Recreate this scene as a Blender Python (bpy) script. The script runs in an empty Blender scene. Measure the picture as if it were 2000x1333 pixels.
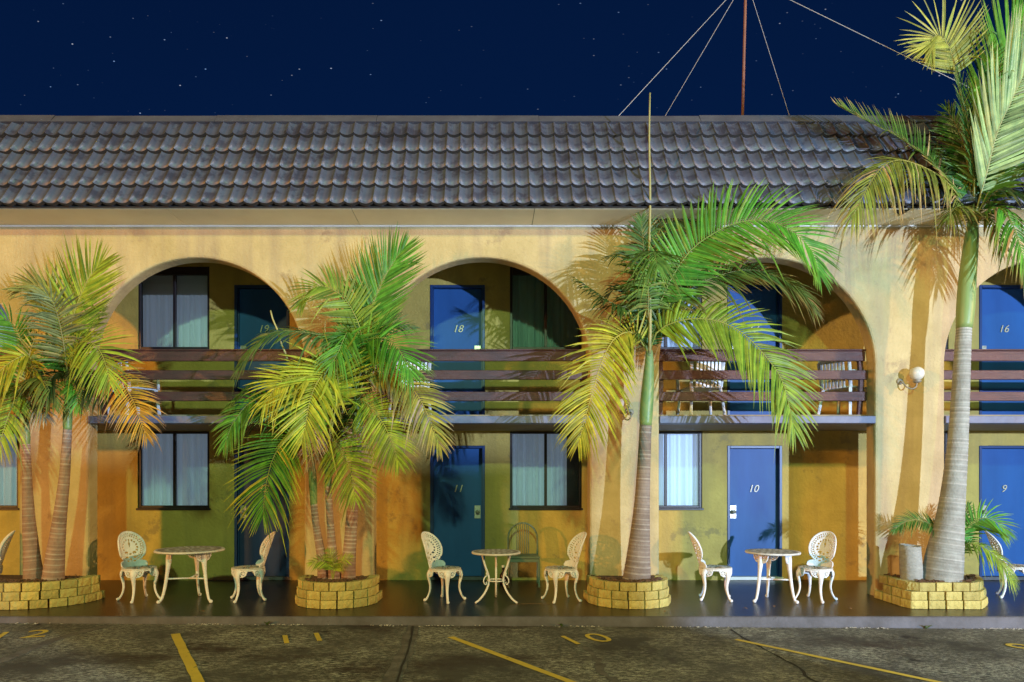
import bpy, math, random
import numpy as np
from mathutils import Vector, Matrix

random.seed(7)
RNG = np.random.default_rng(7)
SC = bpy.context.scene
COL = SC.collection
R = math.radians

# ---------------------------------------------------------------- camera
# y = distance from the camera, z = 0 on the walkway
F, CX, CY, EYE = 1333.0, 956.0, 936.0, 1.62
cam = bpy.data.cameras.new('camera')
cam.sensor_width = 36.0
cam.lens = 36.0 * F / 2000.0
cam.shift_x = (1000 - CX) / 2000.0
cam.shift_y = (CY - 666.5) / 2000.0
cam.clip_start, cam.clip_end = 0.1, 500.0
camo = bpy.data.objects.new('camera', cam)
camo.location = (0, 0, EYE)
camo.rotation_euler = (R(90), 0, 0)
COL.objects.link(camo)
SC.camera = camo

# ---------------------------------------------------------------- night sky
W = bpy.data.worlds.new('World')
SC.world = W
W.use_nodes = True
wt = W.node_tree
wt.nodes.clear()
def wn(t, **k):
    n = wt.nodes.new(t)
    for a, b in k.items():
        setattr(n, a, b)
    return n
tc = wn('ShaderNodeTexCoord')
mp = wn('ShaderNodeMapping')
mp.inputs['Rotation'].default_value = (0, R(38), 0)
mp.inputs['Scale'].default_value = (0.40, 1, 1)
vor = wn('ShaderNodeTexVoronoi')
vor.inputs['Scale'].default_value = 140.0
lt = wn('ShaderNodeMapRange')
lt.inputs[1].default_value, lt.inputs[2].default_value = 0.085, 0.03
lt.inputs[3].default_value, lt.inputs[4].default_value = 0.0, 1.0
sep = wn('ShaderNodeSeparateColor')
pw = wn('ShaderNodeMath', operation='POWER')
pw.inputs[1].default_value = 4.5
mu = wn('ShaderNodeMath', operation='MULTIPLY')
mu2 = wn('ShaderNodeMath', operation='MULTIPLY')
mu2.inputs[1].default_value = 0.7
starc = wn('ShaderNodeMix', data_type='RGBA')
starc.inputs[6].default_value = (0.30, 0.55, 1.0, 1)
starc.inputs[7].default_value = (0.85, 0.9, 1.0, 1)
scol = wn('ShaderNodeVectorMath', operation='SCALE')
addv = wn('ShaderNodeVectorMath', operation='ADD')
nz = wn('ShaderNodeTexNoise')
nz.inputs['Scale'].default_value = 1.4
ramp = wn('ShaderNodeMix', data_type='RGBA')
ramp.inputs[6].default_value = (0.0006, 0.0050, 0.026, 1)
ramp.inputs[7].default_value = (0.0013, 0.0112, 0.055, 1)
bg = wn('ShaderNodeBackground')
bg.inputs['Strength'].default_value = 1.0
wo = wn('ShaderNodeOutputWorld')
L_ = wt.links.new
L_(tc.outputs['Generated'], mp.inputs['Vector'])
L_(mp.outputs['Vector'], vor.inputs['Vector'])
L_(vor.outputs['Distance'], lt.inputs[0])
L_(vor.outputs['Color'], sep.inputs[0])
L_(sep.outputs[0], pw.inputs[0])
L_(pw.outputs[0], mu.inputs[0])
L_(lt.outputs[0], mu.inputs[1])
L_(mu.outputs[0], mu2.inputs[0])
L_(sep.outputs[1], starc.inputs[0])
L_(starc.outputs[2], scol.inputs[0])
L_(mu2.outputs[0], scol.inputs['Scale'])
L_(tc.outputs['Generated'], nz.inputs['Vector'])
sz = wn('ShaderNodeSeparateXYZ')
mrz = wn('ShaderNodeMapRange')
mrz.inputs[1].default_value, mrz.inputs[2].default_value = 0.75, 0.40
av = wn('ShaderNodeMath', operation='MULTIPLY_ADD')
av.inputs[1].default_value, av.inputs[2].default_value = 0.5, 0.0
av2 = wn('ShaderNodeMath', operation='MULTIPLY_ADD')
av2.inputs[1].default_value = 0.5
L_(tc.outputs['Generated'], sz.inputs[0])
L_(sz.outputs[2], mrz.inputs[0])
L_(nz.outputs[0], av.inputs[0])
L_(mrz.outputs[0], av2.inputs[0])
L_(av.outputs[0], av2.inputs[2])
L_(av2.outputs[0], ramp.inputs[0])
L_(ramp.outputs[2], addv.inputs[0])
L_(scol.outputs[0], addv.inputs[1])
L_(addv.outputs[0], bg.inputs['Color'])
L_(bg.outputs[0], wo.inputs['Surface'])

# ---------------------------------------------------------------- light: faint moon + the lamps of the car park behind the camera
sun = bpy.data.lights.new('moonlight', 'SUN')
sun.energy = 0.05
sun.angle = R(0.5)
sun.color = (0.7, 0.82, 1.0)
so = bpy.data.objects.new('moonlight', sun)
so.rotation_euler = (R(52), 0, R(-20))
COL.objects.link(so)

def lamp(name, loc, power, color, size=0.3):
    l = bpy.data.lights.new(name, 'POINT')
    l.energy = power
    l.color = color
    l.shadow_soft_size = size
    o = bpy.data.objects.new(name, l)
    o.location = loc
    COL.objects.link(o)
    return o
lamp('sodium_street_lamp_light', (-28.0, -12.5, 7.0), 30000, (1.0, 0.42, 0.09), 0.45)
lamp('warm_street_lamp_light', (34.0, -12.0, 10.5), 38000, (1.0, 0.60, 0.24), 0.45)
lamp('mercury_car_park_lamp_light', (-1.0, -12.0, 9.8), 6800, (0.57, 1.0, 0.46), 0.30)
# low white flood at the right; the unseen wall added further down keeps it off the lower left of the motel
lamp('white_flood_light', (11.0, -6.0, 2.8), 15500, (0.56, 0.72, 1.0), 0.10)

vs = SC.view_settings
vs.view_transform = 'Standard'
vs.look = 'None'
vs.exposure = 0.06
vs.gamma = 1.0
vs.use_curve_mapping = False
SC.render.engine = 'CYCLES'
SC.cycles.max_bounces = 6
SC.cycles.transparent_max_bounces = 12
SC.cycles.use_denoising = True

# ---------------------------------------------------------------- helpers
def P(px, py, d):
    """the point at distance d that the photograph shows at (px, py)"""
    return Vector(((px - CX) / F * d, d, EYE + (CY - py) / F * d))

def tag(o, label=None, cat=None, group=None, kind=None):
    if label: o['label'] = label
    if cat: o['category'] = cat
    if group: o['group'] = group
    if kind: o['kind'] = kind
    return o

def empty(name, loc=(0, 0, 0), rz=0.0, **k):
    o = bpy.data.objects.new(name, None)
    o.empty_display_size = 0.1
    o.location = loc
    o.rotation_euler = (0, 0, rz)
    COL.objects.link(o)
    return tag(o, **k)

def copy_tree(o, parent=None):
    c = o.copy()
    COL.objects.link(c)
    c.parent = parent
    for ch in list(o.children):
        copy_tree(ch, c)
    return c

class MB:
    def __init__(self):
        self.v, self.f, self.c = [], [], []
    def add(self, vs, fs, col=None):
        b = len(self.v)
        self.v += [tuple(x) for x in vs]
        self.f += [tuple(i + b for i in f) for f in fs]
        if col is not None:
            self.c += [col] * len(vs) if not isinstance(col, list) else col
        return self
    def box(self, x0, x1, y0, y1, z0, z1, col=None):
        return self.add([(x0, y0, z0), (x1, y0, z0), (x1, y1, z0), (x0, y1, z0), (x0, y0, z1), (x1, y0, z1), (x1, y1, z1), (x0, y1, z1)],
                        [(0, 3, 2, 1), (4, 5, 6, 7), (0, 1, 5, 4), (1, 2, 6, 5), (2, 3, 7, 6), (3, 0, 4, 7)], col)
    def bbox(self, x0, x1, y0, y1, z0, z1, b=0.004):
        """box with chamfered edges"""
        xs, ys, zs = (x0, x1), (y0, y1), (z0, z1)
        vs, idx = [], {}
        for i in (0, 1):
            for j in (0, 1):
                for k in (0, 1):
                    sx, sy, sz = (b if i == 0 else -b), (b if j == 0 else -b), (b if k == 0 else -b)
                    for a in range(3):
                        idx[(i, j, k, a)] = len(vs)
                        vs.append((xs[i] + (0 if a == 0 else sx), ys[j] + (0 if a == 1 else sy), zs[k] + (0 if a == 2 else sz)))
        g = idx
        fs = [(g[0,0,0,0], g[0,0,1,0], g[0,1,1,0], g[0,1,0,0]), (g[1,0,0,0], g[1,1,0,0], g[1,1,1,0], g[1,0,1,0]),
              (g[0,0,0,1], g[1,0,0,1], g[1,0,1,1], g[0,0,1,1]), (g[0,1,0,1], g[0,1,1,1], g[1,1,1,1], g[1,1,0,1]),
              (g[0,0,0,2], g[0,1,0,2], g[1,1,0,2], g[1,0,0,2]), (g[0,0,1,2], g[1,0,1,2], g[1,1,1,2], g[0,1,1,2])]
        for j in (0, 1):
            for k in (0, 1):
                fs.append((g[0,j,k,1], g[1,j,k,1], g[1,j,k,2], g[0,j,k,2]))
        for i in (0, 1):
            for k in (0, 1):
                fs.append((g[i,0,k,0], g[i,1,k,0], g[i,1,k,2], g[i,0,k,2]))
        for i in (0, 1):
            for j in (0, 1):
                fs.append((g[i,j,0,0], g[i,j,1,0], g[i,j,1,1], g[i,j,0,1]))
        for i in (0, 1):
            for j in (0, 1):
                for k in (0, 1):
                    fs.append((g[i,j,k,0], g[i,j,k,1], g[i,j,k,2]))
        return self.add(vs, fs)
    def tube(self, pts, rad, n=8, cap=True, col=None, sq=None):
        pts = [Vector(p) for p in pts]
        m = len(pts)
        if not hasattr(rad, '__len__'): rad = [rad] * m
        up = None
        vs, fs, cs = [], [], []
        for i in range(m):
            t = (pts[min(i + 1, m - 1)] - pts[max(i - 1, 0)]).normalized()
            if up is None:
                up = Vector((0, 0, 1)) if abs(t.z) < 0.8 else Vector((0, -1, 0))
            a = (up - t * up.dot(t)).normalized()
            up = a
            b = t.cross(a)
            for k in range(n):
                th = 2 * math.pi * k / n
                r = rad[i]
                ra, rb = (r, r) if not hasattr(r, '__len__') else r
                vs.append(pts[i] + a * math.cos(th) * ra + b * math.sin(th) * rb)
                if col is not None: cs.append(col[i] if isinstance(col, list) else col)
        for i in range(m - 1):
            for k in range(n):
                k2 = (k + 1) % n
                fs.append((i * n + k, i * n + k2, (i + 1) * n + k2, (i + 1) * n + k))
        if cap:
            fs.append(tuple(range(n - 1, -1, -1)))
            fs.append(tuple((m - 1) * n + k for k in range(n)))
        return self.add(vs, fs, cs if col is not None else None)
    def lathe(self, prof, n=24, c=(0, 0, 0), capends=True):
        vs, fs = [], []
        for (r, z) in prof:
            for k in range(n):
                th = 2 * math.pi * k / n
                vs.append((c[0] + r * math.cos(th), c[1] + r * math.sin(th), c[2] + z))
        m = len(prof)
        for i in range(m - 1):
            for k in range(n):
                k2 = (k + 1) % n
                fs.append((i * n + k, i * n + k2, (i + 1) * n + k2, (i + 1) * n + k))
        if capends:
            fs.append(tuple(range(n - 1, -1, -1)))
            fs.append(tuple((m - 1) * n + k for k in range(n)))
        return self.add(vs, fs)
    def sphere(self, c, r, n=12, m=8):
        prof = []
        for i in range(m + 1):
            a = -math.pi / 2 + math.pi * i / m
            prof.append((max(1e-4, r * math.cos(a)), r * math.sin(a)))
        return self.lathe(prof, n, c)
    def mesh(self, name, mat=None, smooth=False):
        me = bpy.data.meshes.new(name)
        me.from_pydata(self.v, [], self.f)
        if self.c and len(self.c) == len(self.v):
            at = me.color_attributes.new('Col', 'FLOAT_COLOR', 'POINT')
            at.data.foreach_set('color', np.array([tuple(c[:3]) + (1.0,) for c in self.c], dtype=np.float32).ravel())
        if mat: me.materials.append(mat)
        if smooth: me.polygons.foreach_set('use_smooth', [True] * len(me.polygons))
        me.update()
        return me
    def build(self, name, mat=None, parent=None, smooth=False, loc=None, rz=None):
        o = bpy.data.objects.new(name, self.mesh(name, mat, smooth))
        COL.objects.link(o)
        if parent: o.parent = parent
        if loc is not None: o.location = loc
        if rz is not None: o.rotation_euler = (0, 0, rz)
        return o

def obj(name, me, parent=None, loc=None, rot=None):
    o = bpy.data.objects.new(name, me)
    COL.objects.link(o)
    if parent: o.parent = parent
    if loc is not None: o.location = loc
    if rot is not None: o.rotation_euler = rot
    return o

def catmull(pts, n):
    """smooth curve through pts, n samples evenly spaced along it"""
    p = [np.array(x, float) for x in pts]
    p = [2 * p[0] - p[1]] + p + [2 * p[-1] - p[-2]]
    out = []
    for i in range(1, len(p) - 2):
        for k in range(16):
            t = k / 16
            out.append(0.5 * ((2 * p[i]) + (-p[i-1] + p[i+1]) * t + (2*p[i-1] - 5*p[i] + 4*p[i+1] - p[i+2]) * t*t + (-p[i-1] + 3*p[i] - 3*p[i+1] + p[i+2]) * t**3))
    out.append(p[-2])
    out = np.array(out)
    s = np.concatenate([[0], np.cumsum(np.linalg.norm(np.diff(out, axis=0), axis=1))])
    q = np.linspace(0, s[-1], n)
    return np.stack([np.interp(q, s, out[:, k]) for k in range(out.shape[1])], 1), s[-1]

# ---------------------------------------------------------------- materials
def mat(name, base=(0.5, 0.5, 0.5), rough=0.6, var=None, scale=4.0, detail=6, bump=0.0, bscale=40.0, metal=0.0, spec=0.5, attr=False,
        trans=0.0, rand=0.0, coords='Object', stretch=None, spots=None, streak=None, glow=None):
    m = bpy.data.materials.new(name)
    m.use_nodes = True
    t = m.node_tree
    b = t.nodes['Principled BSDF']
    out = t.nodes['Material Output']
    l = t.links.new
    b.inputs['Roughness'].default_value = rough
    b.inputs['Metallic'].default_value = metal
    b.inputs['Specular IOR Level'].default_value = spec
    tcn = t.nodes.new('ShaderNodeTexCoord')
    if coords == 'World':
        src = t.nodes.new('ShaderNodeNewGeometry').outputs['Position']
    else:
        src = tcn.outputs[coords]
    if stretch:
        mpn = t.nodes.new('ShaderNodeMapping')
        mpn.inputs['Scale'].default_value = stretch
        l(src, mpn.inputs['Vector'])
        src = mpn.outputs[0]
    col = None
    if attr:
        an = t.nodes.new('ShaderNodeAttribute')
        an.attribute_name = 'Col'
        col = an.outputs['Color']
    if var is not None:
        n = t.nodes.new('ShaderNodeTexNoise')
        n.inputs['Scale'].default_value = scale
        n.inputs['Detail'].default_value = detail
        n.inputs['Roughness'].default_value = 0.62
        l(src, n.inputs['Vector'])
        mr = t.nodes.new('ShaderNodeMapRange')
        mr.inputs[1].default_value, mr.inputs[2].default_value = 0.32, 0.68
        l(n.outputs[0], mr.inputs[0])
        mx = t.nodes.new('ShaderNodeMix')
        mx.data_type = 'RGBA'
        mx.inputs[6].default_value = (*base, 1)
        mx.inputs[7].default_value = (*var, 1)
        l(mr.outputs[0], mx.inputs[0])
        if col is not None:
            mm = t.nodes.new('ShaderNodeMix')
            mm.data_type = 'RGBA'
            mm.blend_type = 'MULTIPLY'
            mm.inputs[0].default_value = 1.0
            l(col, mm.inputs[6]); l(mx.outputs[2], mm.inputs[7])
            col = mm.outputs[2]
        else:
            col = mx.outputs[2]
    if spots:   # (colour, scale, threshold): dirt or chipped patches
        sc_, sscale, th = spots
        n2 = t.nodes.new('ShaderNodeTexNoise')
        n2.inputs['Scale'].default_value = sscale
        n2.inputs['Detail'].default_value = 8
        n2.inputs['Roughness'].default_value = 0.7
        l(src, n2.inputs['Vector'])
        m2 = t.nodes.new('ShaderNodeMapRange')
        m2.inputs[1].default_value, m2.inputs[2].default_value = th, th + 0.06
        l(n2.outputs[0], m2.inputs[0])
        x2 = t.nodes.new('ShaderNodeMix')
        x2.data_type = 'RGBA'
        l(m2.outputs[0], x2.inputs[0])
        if col is not None: l(col, x2.inputs[6])
        else: x2.inputs[6].default_value = (*base, 1)
        x2.inputs[7].default_value = (*sc_, 1)
        col = x2.outputs[2]
    if streak:   # rain streaks and roller marks running down a wall
        mp3 = t.nodes.new('ShaderNodeMapping')
        mp3.inputs['Scale'].default_value = (2.6, 2.6, 0.22)
        l(src, mp3.inputs['Vector'])
        n3 = t.nodes.new('ShaderNodeTexNoise')
        n3.inputs['Scale'].default_value = 1.6
        n3.inputs['Detail'].default_value = 7
        l(mp3.outputs[0], n3.inputs['Vector'])
        m3 = t.nodes.new('ShaderNodeMapRange')
        m3.inputs[1].default_value, m3.inputs[2].default_value = 0.46, 0.72
        m3.inputs[4].default_value = 0.75
        l(n3.outputs[0], m3.inputs[0])
        x3 = t.nodes.new('ShaderNodeMix')
        x3.data_type = 'RGBA'
        l(m3.outputs[0], x3.inputs[0])
        l(col, x3.inputs[6])
        x3.inputs[7].default_value = (*streak, 1)
        col = x3.outputs[2]
    if rand > 0:
        oi = t.nodes.new('ShaderNodeObjectInfo')
        hs = t.nodes.new('ShaderNodeHueSaturation')
        mr2 = t.nodes.new('ShaderNodeMapRange')
        mr2.inputs[3].default_value, mr2.inputs[4].default_value = 1 - rand, 1 + rand
        l(oi.outputs['Random'], mr2.inputs[0])
        l(mr2.outputs[0], hs.inputs['Value'])
        if col is not None: l(col, hs.inputs['Color'])
        else: hs.inputs['Color'].default_value = (*base, 1)
        col = hs.outputs[0]
    if col is not None: l(col, b.inputs['Base Color'])
    else: b.inputs['Base Color'].default_value = (*base, 1)
    if glow:
        b.inputs['Emission Color'].default_value = (*glow[:3], 1)
        b.inputs['Emission Strength'].default_value = glow[3]
    if bump > 0:
        nb = t.nodes.new('ShaderNodeTexNoise')
        nb.inputs['Scale'].default_value = bscale
        nb.inputs['Detail'].default_value = 6
        l(src, nb.inputs['Vector'])
        bn = t.nodes.new('ShaderNodeBump')
        bn.inputs['Strength'].default_value = bump
        bn.inputs['Distance'].default_value = 0.02
        l(nb.outputs[0], bn.inputs['Height'])
        l(bn.outputs[0], b.inputs['Normal'])
    if trans > 0:
        tr = t.nodes.new('ShaderNodeBsdfTranslucent')
        if col is not None: l(col, tr.inputs['Color'])
        else: tr.inputs['Color'].default_value = (*base, 1)
        ms = t.nodes.new('ShaderNodeMixShader')
        ms.inputs[0].default_value = trans
        l(b.outputs[0], ms.inputs[1]); l(tr.outputs[0], ms.inputs[2])
        l(ms.outputs[0], out.inputs['Surface'])
    return m

M = {}
M['front_wall'] = mat('rendered_ochre_front', (0.55, 0.45, 0.235), 0.75, (0.40, 0.32, 0.145), 1.9, 10, 0.5, 26, spots=((0.36, 0.28, 0.15), 1.7, 0.58), streak=(0.33, 0.26, 0.16))
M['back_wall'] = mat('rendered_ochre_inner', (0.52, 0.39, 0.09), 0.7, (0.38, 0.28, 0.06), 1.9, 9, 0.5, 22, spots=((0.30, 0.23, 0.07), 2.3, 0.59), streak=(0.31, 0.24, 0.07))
M['soffit'] = mat('soffit_paint', (0.88, 0.79, 0.54), 0.7, (0.80, 0.70, 0.46), 2.0)
M['trim_white'] = mat('white_trim', (0.82, 0.80, 0.76), 0.6, (0.70, 0.67, 0.62), 6)
M['slab'] = mat('blue_grey_slab_paint', (0.16, 0.185, 0.29), 0.55, (0.11, 0.125, 0.20), 5, bump=0.15)
M['ceil'] = mat('slab_underside', (0.30, 0.26, 0.17), 0.8, (0.24, 0.20, 0.13), 3)
M['wood'] = mat('maroon_stained_timber', (0.105, 0.036, 0.034), 0.42, (0.055, 0.020, 0.022), 3, 8, 0.3, 30, stretch=(1.0, 8, 14))
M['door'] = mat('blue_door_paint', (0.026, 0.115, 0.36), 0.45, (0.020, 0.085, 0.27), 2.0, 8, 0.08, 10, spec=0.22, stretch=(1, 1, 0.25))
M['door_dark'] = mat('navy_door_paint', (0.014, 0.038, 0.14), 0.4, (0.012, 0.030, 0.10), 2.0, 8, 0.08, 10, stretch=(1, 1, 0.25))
M['frame_blue'] = mat('door_frame_paint', (0.010, 0.045, 0.16), 0.4)
M['frame_dark'] = mat('dark_bronze_window_frame', (0.022, 0.016, 0.018), 0.4)
M['curtain'] = mat('pale_curtain', (0.74, 0.80, 0.90), 0.9, (0.60, 0.67, 0.78), 3, stretch=(6, 1, 0.3), glow=(0.60, 0.74, 0.95, 0.12))  # glow added to the cloth itself to brighten the windows; no lamp inside
M['curtain_glow'] = mat('pale_curtain_strong_glow', (0.75, 0.82, 0.95), 0.9, (0.65, 0.73, 0.88), 3, stretch=(6, 1, 0.3), glow=(0.72, 0.85, 1.0, 0.30))  # same cloth with a stronger added glow, no lamp behind it
M['green_sheet'] = mat('green_lit_glass_sheet', (0.36, 0.50, 0.40), 0.9, (0.27, 0.38, 0.31), 3, stretch=(6, 1, 0.3))  # green light on bare glass, put into the colour of a sheet
M['blind'] = mat('pale_blind', (0.70, 0.70, 0.66), 0.9)
M['room'] = mat('dark_room', (0.05, 0.055, 0.055), 0.9)
M['metal'] = mat('worn_lock_plate', (0.62, 0.60, 0.54), 0.35, (0.45, 0.42, 0.36), 30, metal=0.6)
M['numeral'] = mat('brass_numeral', (0.50, 0.45, 0.34), 0.45, metal=0.2)
M['tile'] = mat('glazed_grey_roof_tile', (0.082, 0.083, 0.122), 0.45, (0.100, 0.118, 0.160), 3.4, 8, 0.5, 9, rand=0.10, coords='World', spots=((0.056, 0.056, 0.082), 4.0, 0.52))
M['tile_edge'] = mat('dark_tile_edge', (0.035, 0.032, 0.030), 0.9, (0.020, 0.019, 0.018), 12)  # darker colour for tile lower edges and the fascia
M['ridge'] = mat('ridge_flashing', (0.11, 0.115, 0.14), 0.55, (0.075, 0.075, 0.095), 3, 8, 0.2, 12)
M['walk'] = mat('painted_walkway_concrete', (0.030, 0.024, 0.020), 0.32, (0.016, 0.013, 0.011), 2.6, 9, 0.16, 24, spots=((0.07, 0.058, 0.045), 5.0, 0.68))
M['kerb'] = mat('kerb_concrete', (0.115, 0.115, 0.135), 0.7, (0.06, 0.058, 0.062), 3, 9, 0.4, 30, spots=((0.03, 0.028, 0.024), 5, 0.64))
M['block'] = mat('split_face_block', (0.52, 0.45, 0.15), 0.85, (0.42, 0.35, 0.10), 9, 8, 1.0, 26, rand=0.20, spots=((0.26, 0.20, 0.08), 7, 0.64))
M['mulch'] = mat('bark_mulch', (0.07, 0.035, 0.02), 0.95, (0.15, 0.08, 0.04), 30, 6, 1.0, 60)
M['chip'] = mat('bark_chip', (0.15, 0.08, 0.04), 0.9, (0.07, 0.035, 0.02), 14)
M['leaf'] = mat('palm_leaflet', (1.5, 1.45, 1.25), 0.48, (0.75, 0.85, 0.75), 9, attr=True, trans=0.22, spec=0.35)
M['rachis'] = mat('palm_leaf_stem', (1, 1, 1), 0.5, (0.85, 0.85, 0.8), 20, attr=True)
M['trunk'] = mat('palm_trunk_bark', (1, 1, 1), 0.8, (0.66, 0.62, 0.6), 7, 8, 0.5, 50, attr=True, spots=((0.16, 0.12, 0.09), 9.0, 0.70))
M['shaft'] = mat('green_crownshaft', (0.15, 0.27, 0.075), 0.45, (0.27, 0.33, 0.12), 5, stretch=(1, 1, 0.15))
M['cast'] = mat('flaking_white_cast_metal', (0.80, 0.81, 0.83), 0.5, (0.68, 0.70, 0.72), 10, 8, 0.3, 60, spots=((0.13, 0.095, 0.055), 13.0, 0.62))
M['cast_top'] = mat('weathered_cast_metal_top', (0.68, 0.68, 0.66), 0.6, (0.52, 0.52, 0.49), 8, 8, 0.3, 60, spots=((0.12, 0.11, 0.09), 16.0, 0.63))
M['cast_dirt'] = mat('lichen_grime_in_casting', (0.22, 0.21, 0.17), 0.9, (0.36, 0.34, 0.29), 20)
M['plastic'] = mat('white_garden_plastic', (0.72, 0.73, 0.74), 0.4)
M['green_metal'] = mat('pale_green_metal', (0.20, 0.25, 0.17), 0.5, (0.15, 0.19, 0.13), 8)
M['globe'] = mat('milky_globe_glass', (0.70, 0.69, 0.62), 0.22, (0.62, 0.60, 0.52), 4)
M['iron'] = mat('painted_iron_bracket', (0.34, 0.32, 0.27), 0.45, (0.16, 0.15, 0.12), 20)
M['yellow'] = mat('worn_yellow_road_paint', (0.72, 0.54, 0.06), 0.7, (0.60, 0.44, 0.06), 4, 8, 0.2, 60, spots=((0.10, 0.09, 0.055), 13.0, 0.61))
M['log'] = mat('grey_hollow_log', (0.24, 0.25, 0.23), 0.85, (0.36, 0.37, 0.34), 7, 8, 0.7, 25, stretch=(1, 1, 2.5), spots=((0.06, 0.055, 0.05), 12, 0.66))
M['mast'] = mat('rust_primer_mast', (0.26, 0.11, 0.07), 0.6, (0.18, 0.07, 0.05), 8)
M['wire'] = mat('galvanised_wire', (0.50, 0.50, 0.50), 0.45)
M['seam'] = mat('asphalt_seam_fill', (0.17, 0.16, 0.13), 0.9, (0.06, 0.055, 0.045), 7, 9, 0.6, 40)
M['crack'] = mat('dark_crack_fill', (0.022, 0.02, 0.016), 0.95)
M['flake'] = mat('pale_paint_flake', (0.6, 0.58, 0.5), 0.8)
M['weed'] = mat('weed_leaf', (0.10, 0.16, 0.04), 0.6, trans=0.2)
M['dead_leaf'] = mat('dead_leaf', (0.28, 0.16, 0.07), 0.8)
M['bottle'] = mat('brown_bottle_glass', (0.035, 0.022, 0.015), 0.15)

def glass_mat():
    m = bpy.data.materials.new('window_glass')
    m.use_nodes = True
    t = m.node_tree
    t.nodes.remove(t.nodes['Principled BSDF'])
    out = t.nodes['Material Output']
    tr = t.nodes.new('ShaderNodeBsdfTransparent')
    tr.inputs[0].default_value = (0.93, 0.97, 1.0, 1)
    gl = t.nodes.new('ShaderNodeBsdfGlossy')
    gl.inputs['Roughness'].default_value = 0.03
    fr = t.nodes.new('ShaderNodeFresnel')
    fr.inputs[0].default_value = 1.5
    ms = t.nodes.new('ShaderNodeMixShader')
    t.links.new(fr.outputs[0], ms.inputs[0])
    t.links.new(tr.outputs[0], ms.inputs[1])
    t.links.new(gl.outputs[0], ms.inputs[2])
    t.links.new(ms.outputs[0], out.inputs['Surface'])
    return m
M['glass'] = glass_mat()

def asphalt_mat():
    m = bpy.data.materials.new('worn_asphalt')
    m.use_nodes = True
    t = m.node_tree
    l = t.links.new
    b = t.nodes['Principled BSDF']
    tcn = t.nodes.new('ShaderNodeTexCoord')
    def noise(scale, detail, rough=0.6, st=None):
        n = t.nodes.new('ShaderNodeTexNoise')
        n.inputs['Scale'].default_value = scale
        n.inputs['Detail'].default_value = detail
        n.inputs['Roughness'].default_value = rough
        s = tcn.outputs['Object']
        if st:
            mpn = t.nodes.new('ShaderNodeMapping')
            mpn.inputs['Scale'].default_value = st
            l(s, mpn.inputs[0]); s = mpn.outputs[0]
        l(s, n.inputs['Vector'])
        return n.outputs[0]
    def rng(x, a, c):
        r = t.nodes.new('ShaderNodeMapRange')
        r.inputs[1].default_value, r.inputs[2].default_value = a, c
        l(x, r.inputs[0])
        return r.outputs[0]
    def mix(f, a, c):
        x = t.nodes.new('ShaderNodeMix')
        x.data_type = 'RGBA'
        l(f, x.inputs[0])
        for s, val in ((6, a), (7, c)):
            if isinstance(val, tuple): x.inputs[s].default_value = (*val, 1)
            else: l(val, x.inputs[s])
        return x.outputs[2]
    big = rng(noise(0.55, 5), 0.36, 0.66)
    c0 = mix(big, (0.036, 0.036, 0.028), (0.084, 0.083, 0.066))
    stone = rng(noise(38, 8, 0.9, (0.42, 1, 1)), 0.48, 0.57)
    c1 = mix(stone, c0, (0.56, 0.57, 0.44))
    wear = rng(noise(0.9, 8, 0.7, (1, 1, 1)), 0.38, 0.60)
    c2 = mix(wear, c0, c1)
    oil = rng(noise(0.42, 8, 0.7, (0.6, 1.4, 1)), 0.52, 0.62)
    c3a = mix(oil, c2, (0.030, 0.018, 0.012))
    drip = rng(noise(2.3, 6, 0.6), 0.66, 0.70)
    c3 = mix(drip, c3a, (0.012, 0.011, 0.010))
    l(c3, b.inputs['Base Color'])
    b.inputs['Roughness'].default_value = 0.75
    bn = t.nodes.new('ShaderNodeBump')
    bn.inputs['Strength'].default_value = 0.7
    bn.inputs['Distance'].default_value = 0.012
    l(noise(26, 6, 0.8), bn.inputs['Height'])
    l(bn.outputs[0], b.inputs['Normal'])
    return m
M['asphalt'] = asphalt_mat()

# ---------------------------------------------------------------- main measures (metres)
BAY = 3.946
YF, YI, YW = 9.43, 9.65, 10.93          # arcade front, arcade inside face, room wall
YK = 8.03                               # kerb edge
HALF = 1.492                            # half an arch opening
ZS, ZTOP = 3.19, 5.12                   # arch springing, soffit
BX = {k: -0.106 + (k - 2) * BAY for k in range(-1, 6)}   # bay centres, bay 2 is in the middle
SLAB0, SLAB1 = 2.39, 2.49
FL2 = 2.53

def gz(x):
    """height of the car park, which falls slightly to the right"""
    return -0.105 - 0.0055 * max(-9, min(9, x))

# ---------------------------------------------------------------- setting: car park, walkway
g = MB()
xs = [-70, -40, -20, -9, -4, 0, 4, 9, 20, 40, 70]
ys = [-60, -30, -12, -4, 0, 4, 6, 8.0, 9.0, 30, 60]
for y in ys:
    for x in xs:
        g.add([(x, y, gz(x) - (0.02 if y > 8.5 else 0))], [])
nx = len(xs)
g.f = [(j * nx + i, j * nx + i + 1, (j + 1) * nx + i + 1, (j + 1) * nx + i) for j in range(len(ys) - 1) for i in range(nx - 1)]
tag(g.build('car_park_ground', M['asphalt']), 'dark worn asphalt of the car park in front of the walkway', kind='structure')

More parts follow.
